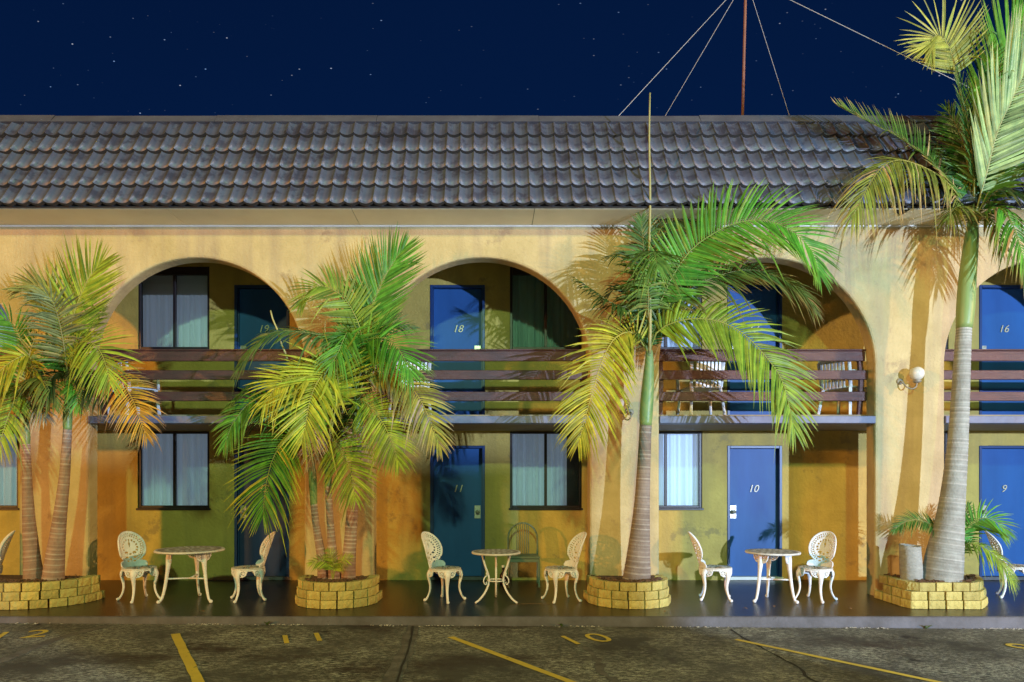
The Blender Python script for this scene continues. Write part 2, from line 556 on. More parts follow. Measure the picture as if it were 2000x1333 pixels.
w = MB()
w.add([(-22, YK + 0.02, 0), (22, YK + 0.02, 0), (22, YW + 0.3, 0.0), (-22, YW + 0.3, 0.0)], [(0, 1, 2, 3)])
walk = tag(w.build('walkway', M['walk']), 'glossy dark painted concrete walkway under the arches', kind='structure')
kx = np.linspace(-22, 22, 177)
kb = MB()
prof = [(YK + 0.022, 0.001), (YK + 0.006, -0.003), (YK, -0.016), (YK - 0.015, -0.10), (YK - 0.02, -0.30)]
for x in kx:
    j = random.uniform(-0.004, 0.004)
    kb.add([(x, y + (j if i > 0 else 0), z + (random.uniform(-0.002, 0.0) if 0 < i else 0)) for i, (y, z) in enumerate(prof)], [])
n = len(prof)
kb.f = [(i * n + k, i * n + k + 1, (i + 1) * n + k + 1, (i + 1) * n + k) for i in range(len(kx) - 1) for k in range(n - 1)]
kb.build('kerb_face', M['kerb'], walk, smooth=True)

def strip(name, pts, width, m, z=0.004, label=None, jag=0.0, seed=0):
    """flat painted line or seam on the asphalt"""
    rr = random.Random(seed)
    c, ln = catmull([(x, y) for x, y in pts], max(4, int(30 * 1)))
    b = MB()
    for i in range(len(c)):
        t = c[min(i + 1, len(c) - 1)] - c[max(i - 1, 0)]
        t /= np.linalg.norm(t)
        nn = np.array([-t[1], t[0]])
        for s in (-1, 1):
            q = c[i] + nn * s * (width / 2 + rr.uniform(-jag, jag))
            b.add([(q[0], q[1], gz(q[0]) + z)], [])
    b.f = [(2 * i, 2 * i + 1, 2 * i + 3, 2 * i + 2) for i in range(len(c) - 1)]
    return tag(b.build(name, m), label, kind='structure')
def G(px, py):
    """car park point seen at (px, py)"""
    d = 8.0
    for _ in range(6):
        x = (px - CX) / F * d
        d = (EYE - gz(x)) * F / (py - CY)
    return ((px - CX) / F * d, d)
def line_far(a, b_, k):
    return [a, b_, (a[0] + (b_[0] - a[0]) * k, a[1] + (b_[1] - a[1]) * k)]
strip('parking_line', line_far(G(342, 1239), G(388, 1333), 2.6), 0.092, M['yellow'], 0.005, 'short thick yellow parking line in front of the leftmost table', 0.004, 1)
strip('parking_line', line_far(G(880, 1245), G(1115, 1333), 2.6), 0.078, M['yellow'], 0.005, 'slanted yellow parking line below the middle table', 0.004, 2)
strip('parking_line', line_far(G(1437, 1250), G(1830, 1333), 2.6), 0.07, M['yellow'], 0.005, 'long slanted yellow parking line at the right', 0.004, 3)
strip('asphalt_seam', [G(808, 1222), G(796, 1262), G(778, 1300), G(760, 1340), (-0.9, 3.0)], 0.15, M['seam'], 0.003, 'pale seam in the asphalt running down from the kerb', 0.02, 4)
strip('asphalt_seam', [G(806, 1224), G(800, 1262), G(786, 1300), G(772, 1340), (-0.8, 3.0)], 0.022, M['crack'], 0.006, 'dark crack beside the pale asphalt seam', 0.006, 5)
strip('asphalt_seam', [G(215, 1222), G(130, 1243), G(60, 1268), G(0, 1292), G(-120, 1330)], 0.12, M['seam'], 0.003, 'pale asphalt seam at the lower left corner', 0.02, 6)
strip('asphalt_seam', [G(1143, 1262), G(1165, 1290), G(1200, 1333), (1.5, 4.5)], 0.085, M['seam'], 0.003, 'pale worn strip below the painted number ten', 0.03, 7)
strip('asphalt_seam', [G(1425, 1230), G(1480, 1262), G(1560, 1305), G(1620, 1340), (4.0, 4.5)], 0.03, M['crack'], 0.003, 'dark slanted crack crossing the right parking line', 0.012, 8)

def text_mesh(s, shear=0.0, extrude=0.004, bevel=0.0, space=1.0):
    cu = bpy.data.curves.new('txt', 'FONT')
    cu.body = s
    cu.shear = shear
    cu.extrude = extrude
    cu.align_x = 'CENTER'
    cu.align_y = 'CENTER'
    cu.space_character = space
    cu.resolution_u = 4
    if bevel: cu.offset = bevel
    o = bpy.data.objects.new('txt', cu)
    COL.objects.link(o)
    dg = bpy.context.evaluated_depsgraph_get()
    me = bpy.data.meshes.new_from_object(o.evaluated_get(dg))
    bpy.data.objects.remove(o)
    bpy.data.curves.remove(cu)
    return me
for s, (px, py), lab in (('12', (36, 1242), 'yellow painted number 12 on the asphalt at the left'), ('11', (590, 1248.5), 'yellow painted number 11 on the asphalt below the triple palm'),
                         ('10', (1143, 1250), 'yellow painted number 10 on the asphalt below the single palm'), ('9', (2012, 1268), 'yellow painted number at the right edge of the asphalt')):
    me = text_mesh(s, extrude=0.0, space=1.25)
    me.materials.clear(); me.materials.append(M['yellow'])
    x, y = G(px, py)
    o = obj('parking_number', me)
    k = 0.62
    ux = Vector((k * 0.86, 0.02, -0.0055 * k))
    uy = Vector((-0.60 * k * 0.95, 0.84 * k * 0.85, 0))
    o.matrix_world = Matrix(((ux.x, uy.x, 0, x), (ux.y, uy.y, 0, y), (ux.z, uy.z, 1, gz(x) + 0.007), (0, 0, 0, 1)))
    tag(o, lab, kind='structure')

bw = empty('light_blocking_wall', (7.43, -2.0, gz(7.4)), label='short high wall added out of view to block the white flood light, right of and behind the viewpoint', cat='wall', kind='thing')  # added out of view to shade the lower left of the facade
MB().bbox(-1.03, 1.03, -0.11, 0.11, 0.0, 2.66, 0.01).build('wall', M['front_wall'], bw)
MB().bbox(-1.07, 1.07, -0.15, 0.15, 2.6605, 2.735, 0.012).build('coping', M['kerb'], bw)

# ---------------------------------------------------------------- the motel
motel = empty('motel_building', (0, YF, 0), label='two storey ochre motel with arches, blue doors and dark tiled mansard roof', cat='building')
OFF = Vector((0, -YF, 0))
def mpart(b, name, m, smooth=False, parent=None):
    """a part of the motel: world coordinates -> local to its root"""
    b.v = [(x, y - YF, z) for x, y, z in b.v]
    o = b.build(name, m, parent or motel, smooth)
    return o

# arcade wall with tall arched openings
NA = 40
def outline(cx, o):
    pts = [(cx - HALF - o, 0.0), (cx - HALF - o, 1.2), (cx - HALF - o, 2.44)]
    for i in range(NA + 1):
        a = math.pi - math.pi * i / NA
        pts.append((cx + (HALF + o) * math.cos(a), ZS + (HALF + o) * math.sin(a)))
    pts += [(cx + HALF + o, 2.44), (cx + HALF + o, 1.2), (cx + HALF + o, 0.0)]
    return pts
aw = MB()
rings = [(0.030, YF), (0.009, YF + 0.009), (0.0, YF + 0.030), (0.0, YI)]
for k in range(0, 6):
    cx = BX[k]
    base = len(aw.v)
    npt = len(outline(cx, 0))
    for (o, y) in rings:
        aw.v += [(x, y, z) for x, z in outline(cx, o)]
    for r in range(len(rings) - 1):
        for i in range(npt - 1):
            a = base + r * npt + i
            b_ = base + (r + 1) * npt + i
            aw.f.append((a, a + 1, b_ + 1, b_))
    for y, o, flip in ((YF, 0.030, False), (YI, 0.0, True)):
        pts = outline(cx, o)
        xl, xr = cx - BAY / 2, cx + BAY / 2
        b0 = len(aw.v)
        # outer rectangle points matched to outline points
        outer = []
        for (x, z) in pts:
            if z <= ZS + 1e-6 and x < cx: outer.append((xl, z))
            elif z <= ZS + 1e-6: outer.append((xr, z))
            else:
                a = math.atan2(z - ZS, x - cx)
                H, Wd = ZTOP + 0.05 - ZS, BAY / 2
                s = min(Wd / max(1e-6, abs(math.cos(a))), H / max(1e-6, abs(math.sin(a))))
                outer.append((cx + s * math.cos(a), ZS + s * math.sin(a)))
        aw.v += [(x, y, z) for x, z in pts] + [(x, y, z) for x, z in outer]
        m_ = len(pts)
        for i in range(m_ - 1):
            q = (b0 + i, b0 + m_ + i, b0 + m_ + i + 1, b0 + i + 1)
            aw.f.append(q if not flip else q[::-1])
        # corner triangles of the rectangle
        for sx in (-1, 1):
            for i in range(m_ - 1):
                p0, p1 = outer[i], outer[i + 1]
                xs_ = xl if sx < 0 else xr
                if (abs(p0[0] - xs_) < 1e-6) != (abs(p1[0] - xs_) < 1e-6) and max(p0[1], p1[1]) > ZTOP:
                    c = len(aw.v)
                    aw.v.append((xs_, y, ZTOP + 0.05))
                    aw.f.append((b0 + m_ + i, c, b0 + m_ + i + 1))
arc_wall = mpart(aw, 'arcade_wall', M['front_wall'])

# room wall with door and window openings
DW, DH = 0.88, 2.11
doors, windows = [], []
WW, WH = 1.15, 1.235
for k in range(1, 5):
    s = -1 if k == 2 else 1
    dx = BX[k] + s * 0.406 if k < 4 else (1912 - CX) / F * YW + DW / 2
    wx = BX[k] - s * 1.008
    doors += [(k, 0, dx), (k, 1, dx)]
    windows += [(k, 0, wx), (k, 1, wx)]
windows += [(0, 0, -8.12), (0, 1, -8.12)]
holes = []
for (k, l, dx) in doors:
    z0 = 0.045 + l * 2.574
    holes.append((dx - DW / 2, dx + DW / 2, z0, z0 + DH))
for (k, l, wx) in windows:
    z0 = 1.153 + l * 2.545
    holes.append((wx - WW / 2, wx + WW / 2, z0, z0 + (WH if l == 0 else 1.33)))
def holed_wall(x0, x1, z0, z1, y, holes, depth):
    b = MB()
    xs = sorted({x0, x1} | {v for h in holes for v in h[:2]})
    zs = sorted({z0, z1} | {v for h in holes for v in h[2:]})
    for i in range(len(xs) - 1):
        for j in range(len(zs) - 1):
            mx, mz = (xs[i] + xs[i+1]) / 2, (zs[j] + zs[j+1]) / 2
            if any(h[0] < mx < h[1] and h[2] < mz < h[3] for h in holes): continue
            b.add([(xs[i], y, zs[j]), (xs[i+1], y, zs[j]), (xs[i+1], y, zs[j+1]), (xs[i], y, zs[j+1])], [(0, 1, 2, 3)])
    for (a, c, e, f) in holes:
        y2 = y + depth
        b.add([(a, y, e), (c, y, e), (c, y, f), (a, y, f), (a, y2, e), (c, y2, e), (c, y2, f), (a, y2, f)],
              [(0, 4, 5, 1), (1, 5, 6, 2), (2, 6, 7, 3), (3, 7, 4, 0)])
    return b
lo = [h for h in holes if h[2] < 2.3]
hi = [h for h in holes if h[2] > 2.3]
mpart(holed_wall(-14, 14, 0, SLAB0 + 0.06, YW, lo, 0.14), 'room_wall', M['back_wall'])
mpart(holed_wall(-14, 14, SLAB0 + 0.06, ZTOP + 0.05, YW, hi, 0.14), 'room_wall', M['back_wall'])

# upper floor slab between the piers and the walkway ceiling; top ceiling
for k in range(0, 6):
    b = MB()
    b.bbox(BX[k] - HALF + 0.002, BX[k] + HALF - 0.002, YF - 0.018, YI + 0.01, SLAB0, SLAB1, 0.006)
    mpart(b, 'balcony_edge_beam', M['slab'])
b = MB().box(-14, 14, YI + 0.012, YW + 0.02, SLAB0 + 0.003, FL2)
mpart(b, 'balcony_floor', M['ceil'])
b = MB().box(-14, 14, YI + 0.003, YW + 0.02, ZTOP + 0.01, ZTOP + 0.12)
mpart(b, 'balcony_ceiling', M['ceil'])
# thin joint line on the piers at the floor level
for k in range(0, 5):
    b = MB().box(BX[k] + HALF + 0.03, BX[k + 1] - HALF - 0.03, YF - 0.004, YF + 0.01, 2.492, 2.500)
    mpart(b, 'pier_joint_bead', M['front_wall'])
# end walls far outside the frame close the volume
b = MB().box(-14.2, -14, YF, YW + 4, 0, 6.6)
mpart(b, 'end_wall', M['front_wall'])
b = MB().box(14, 14.2, YF, YW + 4, 0, 6.6)
mpart(b, 'end_wall', M['front_wall'])

# doors
def num_mesh(s):
    me = text_mesh(s, shear=0.28, extrude=0.012)
    me.materials.clear(); me.materials.append(M['numeral'])
    return me
NUM = {(1, 0): '12', (2, 0): '11', (3, 0): '10', (4, 0): '9', (1, 1): '19', (2, 1): '18', (3, 1): '17', (4, 1): '16'}
for (k, l, dx) in doors:
    z0 = 0.045 + l * 2.574
    s = 1 if k == 2 else -1                   # side of the lock
    fw = 0.045
    b = MB().bbox(dx - DW/2 + fw + 0.003, dx + DW/2 - fw - 0.003, YW + 0.075, YW + 0.115, z0 + 0.012, z0 + DH - fw - 0.004, 0.003)
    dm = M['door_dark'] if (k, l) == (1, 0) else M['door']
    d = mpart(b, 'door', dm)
    d['label'] = ('navy' if (k, l) == (1, 0) else 'blue') + ' motel door numbered ' + NUM[(k, l)]
    b = MB()
    y0, y1 = YW - 0.012, YW + 0.125
    b.bbox(dx - DW/2 + 0.002, dx - DW/2 + fw, y0, y1, z0, z0 + DH - 0.002, 0.004)
    b.bbox(dx + DW/2 - fw, dx + DW/2 - 0.002, y0, y1, z0, z0 + DH - 0.002, 0.004)
    b.bbox(dx - DW/2 + fw + 0.001, dx + DW/2 - fw - 0.001, y0 + 0.002, y1, z0 + DH - fw, z0 + DH - 0.003, 0.004)
    # stop bead inside the frame
    b.box(dx - DW/2 + fw, dx - DW/2 + fw + 0.014, YW + 0.05, YW + 0.074, z0, z0 + DH - fw)
    b.box(dx + DW/2 - fw - 0.014, dx + DW/2 - fw, YW + 0.05, YW + 0.074, z0, z0 + DH - fw)
    mpart(b, 'door_frame', M['frame_blue'], parent=d)
    b = MB().box(dx - DW/2 - 0.01, dx + DW/2 + 0.01, YW - 0.03, YW + 0.14, z0 - 0.04, z0 + 0.010)
    mpart(b, 'door_sill', M['trim_white'] if k == 3 else M['kerb'], parent=d)
    # back panel behind the leaf
    b = MB().box(dx - DW/2 - 0.05, dx + DW/2 + 0.05, YW + 0.141, YW + 0.2, z0 - 0.04, z0 + DH + 0.05)
    mpart(b, 'room_darkness_panel', M['room'], parent=d)
    # lock plate with knob
    px_ = dx + s * (DW/2 - fw - 0.075)
    zz = z0 + 1.045
    b = MB().bbox(px_ - 0.05, px_ + 0.05, YW + 0.066, YW + 0.075, zz - 0.105, zz + 0.105, 0.003)
    for q in range(6):                         # raised bars at both ends of the plate
        xx = px_ - 0.040 + q * 0.016
        for z_ in (-0.09, 0.062):
            b.box(xx - 0.0045, xx + 0.0045, YW + 0.062, YW + 0.0665, zz + z_, zz + z_ + 0.03)
    mpart(b, 'lock_plate', M['metal'], parent=d)
    b = MB()
    kp = [(0.012, 0.0), (0.012, 0.02), (0.032, 0.03), (0.036, 0.045), (0.028, 0.06), (0.004, 0.066)]
    vs_, fs_ = [], []
    for (r, h) in kp:
        for a in range(14):
            th = 2 * math.pi * a / 14
            vs_.append((px_ + r * math.cos(th), YW + 0.066 - h, zz + r * math.sin(th)))
    for i in range(len(kp) - 1):
        for a in range(14):
            a2 = (a + 1) % 14
            fs_.append((i*14 + a, i*14 + a2, (i+1)*14 + a2, (i+1)*14 + a))
    b.add(vs_, fs_)
    mpart(b, 'door_knob', M['iron'], smooth=True, parent=d)
    me = num_mesh(NUM[(k, l)])
    o = obj('door_number', me, d, (dx, YW + 0.066 - YF, z0 + 1.415), (R(90), 0, 0))
    o.scale = (0.165, 0.165, 0.6)

# windows
def curtain(x0, x1, z0, z1, y, seed):
    rr = random.Random(seed)
    b = MB()
    n = 90
    ph = [rr.uniform(0, 6.28) for _ in range(4)]
    for i in range(n + 1):
        x = x0 + (x1 - x0) * i / n
        u = i / n
        f = 0.014 * math.sin(u * 70 + ph[0] + 1.2 * math.sin(u * 9 + ph[1])) + 0.010 * math.sin(u * 41 + ph[2]) + 0.007 * math.sin(u * 120 + ph[3])
        b.add([(x, y + f * 0.7, z1), (x, y + f, (z0 + z1) / 2), (x, y + f * 1.2, z0)], [])
    b.f = [(3*i + j, 3*i + 3 + j, 3*i + 4 + j, 3*i + 1 + j) for i in range(n) for j in range(2)]
    return b
for (k, l, wx) in windows:
    z0 = 1.153 + l * 2.545
    h = WH if l == 0 else 1.33
    x0, x1, z1 = wx - WW/2, wx + WW/2, z0 + h
    b = MB()
    y0, y1, t = YW + 0.02, YW + 0.075, 0.042
    b.bbox(x0 + 0.002, x0 + t, y0, y1, z0 + 0.002, z1 - 0.002, 0.004)
    b.bbox(x1 - t, x1 - 0.002, y0, y1, z0 + 0.002, z1 - 0.002, 0.004)
    zt = z1 - (t if l == 0 else 0.13)
    b.bbox(x0 + t + 0.001, x1 - t - 0.001, y0 + 0.002, y1, z0 + 0.003, z0 + t, 0.004)
    b.bbox(x0 + t + 0.001, x1 - t - 0.001, y0 + 0.002, y1, zt, z1 - 0.003, 0.004)
    b.bbox(wx - 0.022, wx + 0.022, y0 + 0.004, y1 - 0.004, z0 + t + 0.001, zt - 0.001, 0.004)
    wd = mpart(b, 'window', M['frame_dark'])
    for (a, c, yy) in ((x0 + t, wx - 0.015, YW + 0.045), (wx + 0.015, x1 - t, YW + 0.055)):
        pb = MB().box(a, c, yy, yy + 0.004, z0 + t, zt)
        mpart(pb, 'pane', M['glass'], parent=wd)
    sb = MB().bbox(x0 - 0.02, x1 + 0.02, YW - 0.022, YW + 0.03, z0 - 0.032, z0 + 0.001, 0.005)
    mpart(sb, 'window_sill', M['frame_dark'], parent=wd)
    rb = MB().box(x0 - 0.05, x1 + 0.05, YW + 0.30, YW + 0.34, z0 - 0.1, z1 + 0.1)
    mpart(rb, 'room_darkness_panel', M['room'], parent=wd)
    rb = MB().box(x0 - 0.05, x0 - 0.03, YW + 0.141, YW + 0.299, z0 - 0.1, z1 + 0.1).box(x1 + 0.03, x1 + 0.05, YW + 0.141, YW + 0.299, z0 - 0.1, z1 + 0.1)
    mpart(rb, 'room_darkness_panel', M['room'], parent=wd)
    if (k, l) == (2, 1):
        cb = curtain(x0, x1, z0 + 0.02, z1 - 0.02, YW + 0.22, k * 7 + l)  # added sheet behind glass that has no curtain
    elif (k, l) == (1, 1):
        cb = curtain(x0, x1, z0 - 0.02, z1 - 0.42, YW + 0.16, k * 7 + l)
        bl = MB().box(x0 - 0.02, x1 + 0.02, YW + 0.20, YW + 0.205, z1 - 0.45, z1 - 0.05)
        mpart(bl, 'roller_blind', M['blind'], parent=wd)
    else:
        cb = curtain(x0 - 0.02, x1 + (0.02 if k != 2 else -0.22), z0 - 0.02, z1 + 0.02, YW + 0.16, k * 7 + l)
    mpart(cb, 'curtain', M['curtain_glow'] if (k, l) == (3, 0) else (M['green_sheet'] if (k, l) == (2, 1) else M['curtain']), smooth=True, parent=wd)

# balcony railings: three boards on bent posts in every arch
for k in range(0, 6):
    cx = BX[k]
    post_y = lambda z: YI - 0.055 + 0.06 * abs(z - 2.98) / 0.5
    rail = empty('balcony_railing')
    rail.parent = motel
    for sx in (-1, 1):
        b = MB()
        x = cx + sx * (HALF - 0.075)
        pts = [(x, post_y(z) + 0.055, z) for z in (FL2 - 0.03, 2.78, 2.98, 3.18, 3.40)]
        for a, c in zip(pts[:-1], pts[1:]):
            hw, hd = 0.03, 0.025
            b.add([(x - hw, a[1] - hd, a[2]), (x + hw, a[1] - hd, a[2]), (x + hw, a[1] + hd, a[2]), (x - hw, a[1] + hd, a[2]),
                   (x - hw, c[1] - hd, c[2]), (x + hw, c[1] - hd, c[2]), (x + hw, c[1] + hd, c[2]), (x - hw, c[1] + hd, c[2])],
                  [(0, 1, 5, 4), (1, 2, 6, 5), (2, 3, 7, 6), (3, 0, 4, 7), (4, 5, 6, 7), (0, 3, 2, 1)])
        mpart(b, 'railing_post', M['wood'], parent=rail)
    for (za, zb, ins) in ((3.285, 3.425, 0.03), (3.02, 3.15, 0.012), (2.72, 2.85, 0.02)):
        yy = post_y((za + zb) / 2) + 0.055 - 0.026
        b = MB().bbox(cx - HALF + ins, cx + HALF - ins, yy - 0.042, yy, za, zb, 0.006)
        mpart(b, 'rail_board', M['wood'], parent=rail)
    yy = post_y(3.4) + 0.03
    b = MB().bbox(cx - HALF + 0.02, cx + HALF - 0.02, yy - 0.06, yy + 0.06, 3.4285, 3.452, 0.006)
    mpart(b, 'rail_cap', M['wood'], parent=rail)

# eaves: soffit panels, wall moulding, fascia
YE, ZE = 8.815, 5.13           # eave line
joints = [-14.0] + [(px - CX) / 146.5 for px in (-15, 342, 694, 1042, 1390, 1752, 2110)] + [14.0]
for a, c in zip(joints[:-1], joints[1:]):
    b = MB().box(a + 0.004, c - 0.004, YE + 0.040, YF + 0.01, ZTOP + 0.002, ZTOP + 0.012)
    mpart(b, 'soffit_panel', M['soffit'])
b = MB().bbox(-14, 14, YF - 0.024, YF + 0.005, ZTOP - 0.020, ZTOP, 0.006)
mpart(b, 'eaves_moulding', M['trim_white'])
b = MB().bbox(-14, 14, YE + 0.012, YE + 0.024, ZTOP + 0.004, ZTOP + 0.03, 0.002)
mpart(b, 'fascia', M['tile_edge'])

q0, q1, q2 = P(1742, 414, YE + 0.10), P(1776, 410, YE + 0.06), P(1760, 421, YE + 0.24)  # dark triangle below the soffit, painted for the darkness of a torn hole
b = MB().add([(q0.x, YE + 0.06, ZTOP - 0.003), (q1.x, YE + 0.04, ZTOP - 0.003), (q2.x, YE + 0.26, ZTOP - 0.003), (q0.x, YE + 0.06, ZTOP + 0.001), (q1.x, YE + 0.04, ZTOP + 0.001), (q2.x, YE + 0.26, ZTOP + 0.001)],
             [(0, 2, 1), (3, 4, 5), (0, 1, 4, 3), (1, 2, 5, 4), (2, 0, 3, 5)])
mpart(b, 'soffit_hole_shade', M['crack'])

# mansard roof
YR, ZR = 9.56, 6.60
sl = Vector((0, YR - YE, ZR - ZE))
SLN = sl.length
su = sl.normalized()
sn = Vector((0, -su.z, su.y))         # outward normal
ang = math.atan2(su.z, su.y)
b = MB()
b.add([(-14, YE, ZE + 0.01), (14, YE, ZE + 0.01), (14, YR, ZR), (-14, YR, ZR), (14, 16, ZR + 0.08), (-14, 16, ZR + 0.08), (-14, 16, 0), (14, 16, 0)],
      [(0, 1, 2, 3), (3, 2, 4, 5), (5, 4, 7, 6)])
b.v = [(x, y + 0.03, z) for x, y, z in b.v]
roof = mpart(b, 'roof', M['ridge'])
TW, TE = 0.1832, SLN / 5.0
def tile_mb():
    """one pan tile: local x across, y up the slope, z outwards"""
    b = MB()
    prof = []
    hw = TW / 2
    for x, z in ((-hw - 0.004, 0.030), (-hw + 0.001, 0.048), (-hw + 0.012, 0.049), (-hw + 0.018, 0.032), (-0.050, 0.016), (-0.016, 0.005), (0.016, 0.004), (0.050, 0.015), (hw - 0.010, 0.032), (hw + 0.002, 0.036)):
        prof.append((x, z))
    n = len(prof)
    ln = TE + 0.05
    lift = 0.055
    rows = []
    for (yy, dz) in ((0.006, lift - 0.048), (0.0, lift), (ln * 0.5, lift * 0.5), (ln, 0.0)):
        rows.append([(x, yy, z + dz) for x, z in prof])
    vs_ = [p for r in rows for p in r]
    fs_ = [(i*n + k, i*n + k + 1, (i+1)*n + k + 1, (i+1)*n + k) for i in range(3) for k in range(n - 1)]
    b.add(vs_, fs_)
    return b
tb = tile_mb()
tile_me = tb.mesh('roof_tile', M['tile'], smooth=False)
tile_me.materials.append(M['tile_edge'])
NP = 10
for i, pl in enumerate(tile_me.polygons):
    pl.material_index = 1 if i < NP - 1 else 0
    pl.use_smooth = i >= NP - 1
T0 = Matrix.Translation((0, 0, 0))
rot = Matrix(((1, 0, 0), (0, su.y, sn.y), (0, su.z, sn.z)))
x_off = 0.06
rest = MB()
for r in range(5):
    d_row = YE + su.y * TE * (r + 0.5)
    xl, xr = -CX / F * d_row - TW * 0.4, (2000 - CX) / F * d_row + TW * 0.4
    for i in range(-74, 76):
        x = x_off + i * TW
        if abs(x) > 13.9: continue
        base = Vector((x, YE - 0.012, ZE - 0.002)) + su * (TE * r)
        jit = random.uniform(-0.004, 0.004)
        if r < 4 and xl < x < xr:
            o = bpy.data.objects.new('roof_tile', tile_me)
            COL.objects.link(o)
            o.parent = roof
            o.matrix_local = Matrix.Translation(base + su * jit - Vector((0, YF, 0))) @ rot.to_4x4() @ Matrix.Rotation(random.uniform(-0.012, 0.012), 4, 'Z')
        else:
            rest.add([base + su * jit + rot @ Vector(v) for v in tb.v], tb.f)
o = mpart(rest, 'roof_tile_course', M['tile'], parent=roof)
o['kind'] = 'stuff'
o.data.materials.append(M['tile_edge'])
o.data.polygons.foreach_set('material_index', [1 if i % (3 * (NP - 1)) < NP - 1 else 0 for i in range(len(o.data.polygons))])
# flashing boards along the top
cuts = [-14, -8.0, (107 - CX) / 139.5, (424 - CX) / 139.5, (737 - CX) / 139.5, (1052 - CX) / 139.5, (1365 - CX) / 139.5, (1690 - CX) / 139.5, 9.0, 14]
for i, (a, c) in enumerate(zip(cuts[:-1], cuts[1:])):
    b = MB()
    j = (0.0, 0.006, -0.004, 0.003, 0.0, -0.006, 0.004, 0.0, 0.0)[i % 9]
    p0 = Vector((0, YE, ZE)) + su * (SLN - 0.075) + sn * 0.085
    p1 = Vector((0, YE, ZE)) + su * (SLN + 0.10) + sn * 0.050 + Vector((0, 0, j))
    p2 = p1 + Vector((0, 0.14, 0.004))
    b.add([(a + 0.002, p0.y, p0.z), (c - 0.002, p0.y, p0.z), (c - 0.002, p1.y, p1.z), (a + 0.002, p1.y, p1.z), (a + 0.002, p2.y, p2.z), (c - 0.002, p2.y, p2.z)],
          [(0, 1, 2, 3), (3, 2, 5, 4)])
    b.add([(a + 0.002, p0.y, p0.z), (c - 0.002, p0.y, p0.z), (c - 0.002, p0.y + 0.06, p0.z - 0.01), (a + 0.002, p0.y + 0.06, p0.z - 0.01)], [(3, 2, 1, 0)])
    mpart(b, 'ridge_flashing', M['ridge'], parent=roof)

# ---------------------------------------------------------------- antenna mast with stays on the roof
MD = 11.6
joint = P(1457, -42, MD)
mast = empty('antenna_mast', P(1450, 222, MD) - Vector((0, 0, 0.15)), label='thin rust red antenna mast on the roof with four stay wires', cat='mast')
mo = mast.location
b = MB().tube([P(1450, 222, MD) - Vector((0, 0, 0.15)) - mo, joint - mo, joint + (joint - P(1450, 222, MD)) * 0.12 - mo], 0.024, 8)
b.build('pole', M['mast'], mast, True)
b = MB().lathe([(0.03, -0.03), (0.05, -0.025), (0.05, 0.025), (0.03, 0.03)], 12, joint - mo)
b.build('stay_collar', M['mast'], mast)
for (px, py, d) in ((1211, 224, 10.6), (1301, 224, 13.0), (1541, 224, 13.4), (1858, 154, 11.0)):
    q = P(px, py, d)
    if px > 1800:
        q = joint + (q - joint) * 1.35
    else:
        q = joint + (q - joint) * 1.02
    b = MB().tube([joint - mo, q - mo], 0.0042, 6)
    b.build('stay_wire', M['wire'], mast)

# ---------------------------------------------------------------- globe wall lamps on the piers
def wall_lamp(px, py, sx, label):
    c = P(px, py, YF - 0.17)
    root = empty('wall_lamp', (c.x, YF, c.z - 0.13), label=label, cat='lamp', group='globe lamps on the piers')
    o = Vector(root.location)
    b = MB().sphere(c - o, 0.092, 20, 14)
    b.build('globe', M['globe'], root, True)
    b = MB()
    ax = c.x + sx * 0.135
    pts = [Vector((ax, YF - 0.004, c.z - 0.085)), Vector((ax, YF - 0.06, c.z - 0.10)), Vector((ax - sx * 0.02, YF - 0.11, c.z - 0.165)), Vector((ax - sx * 0.07, YF - 0.15, c.z - 0.205)),
           Vector((c.x + sx * 0.015, YF - 0.17, c.z - 0.18)), Vector((c.x, YF - 0.17, c.z - 0.115))]
    cc, _ = catmull(pts, 26)
    b.tube([Vector(p) - o for p in cc], 0.010, 8)
    b.build('bracket_arm', M['iron'], root, True)
    b = MB()
    vs_, fs_ = [], []
    for (r, h) in ((0.045, 0.0), (0.045, 0.01), (0.03, 0.022), (0.008, 0.03)):
        for a in range(16):
            th = 2 * math.pi * a / 16
            vs_.append((ax - o.x + r * math.cos(th), -h - 0.001, c.z - 0.085 - o.z + r * math.sin(th)))
    fs_ = [(i*16 + a, i*16 + (a+1) % 16, (i+1)*16 + (a+1) % 16, (i+1)*16 + a) for i in range(3) for a in range(16)]
    b.add(vs_, fs_).build('wall_plate', M['iron'], root, True)
    b = MB().lathe([(0.02, -0.128), (0.045, -0.118), (0.055, -0.10), (0.05, -0.09)], 16, c - o)
    b.build('globe_holder', M['iron'], root, True)
wall_lamp(1217, 791, 1, 'round globe lamp on the pier behind the single palm, half behind a yellow frond')
wall_lamp(1791, 730, -1, 'round globe lamp on a bracket on the wide pale pier at the right')

# ---------------------------------------------------------------- garden furniture
def leg_path(prof, a):
    return [Vector((r * math.cos(a), r * math.sin(a), z)) for r, z in prof]

def rosette(b, c, nrm, r):
    """pierced wheel of the casting"""
    nrm = Vector(nrm).normalized()
    u = nrm.cross(Vector((0, 0, 1))).normalized()
    v = Vector((0, 0, 1))
    ring = [c + u * r * math.cos(2*math.pi*i/14) + v * r * math.sin(2*math.pi*i/14) for i in range(15)]
    b.tube(ring, 0.0085, 5, False)
    hub = [c + u * r * 0.3 * math.cos(2*math.pi*i/8) + v * r * 0.3 * math.sin(2*math.pi*i/8) for i in range(9)]
    b.tube(hub, 0.009, 5, False)
    for i in range(6):
        a = 2 * math.pi * i / 6
        dv = u * math.cos(a) + v * math.sin(a)
        b.tube([c + dv * r * 0.3, c + dv * r], 0.0055, 4, False)

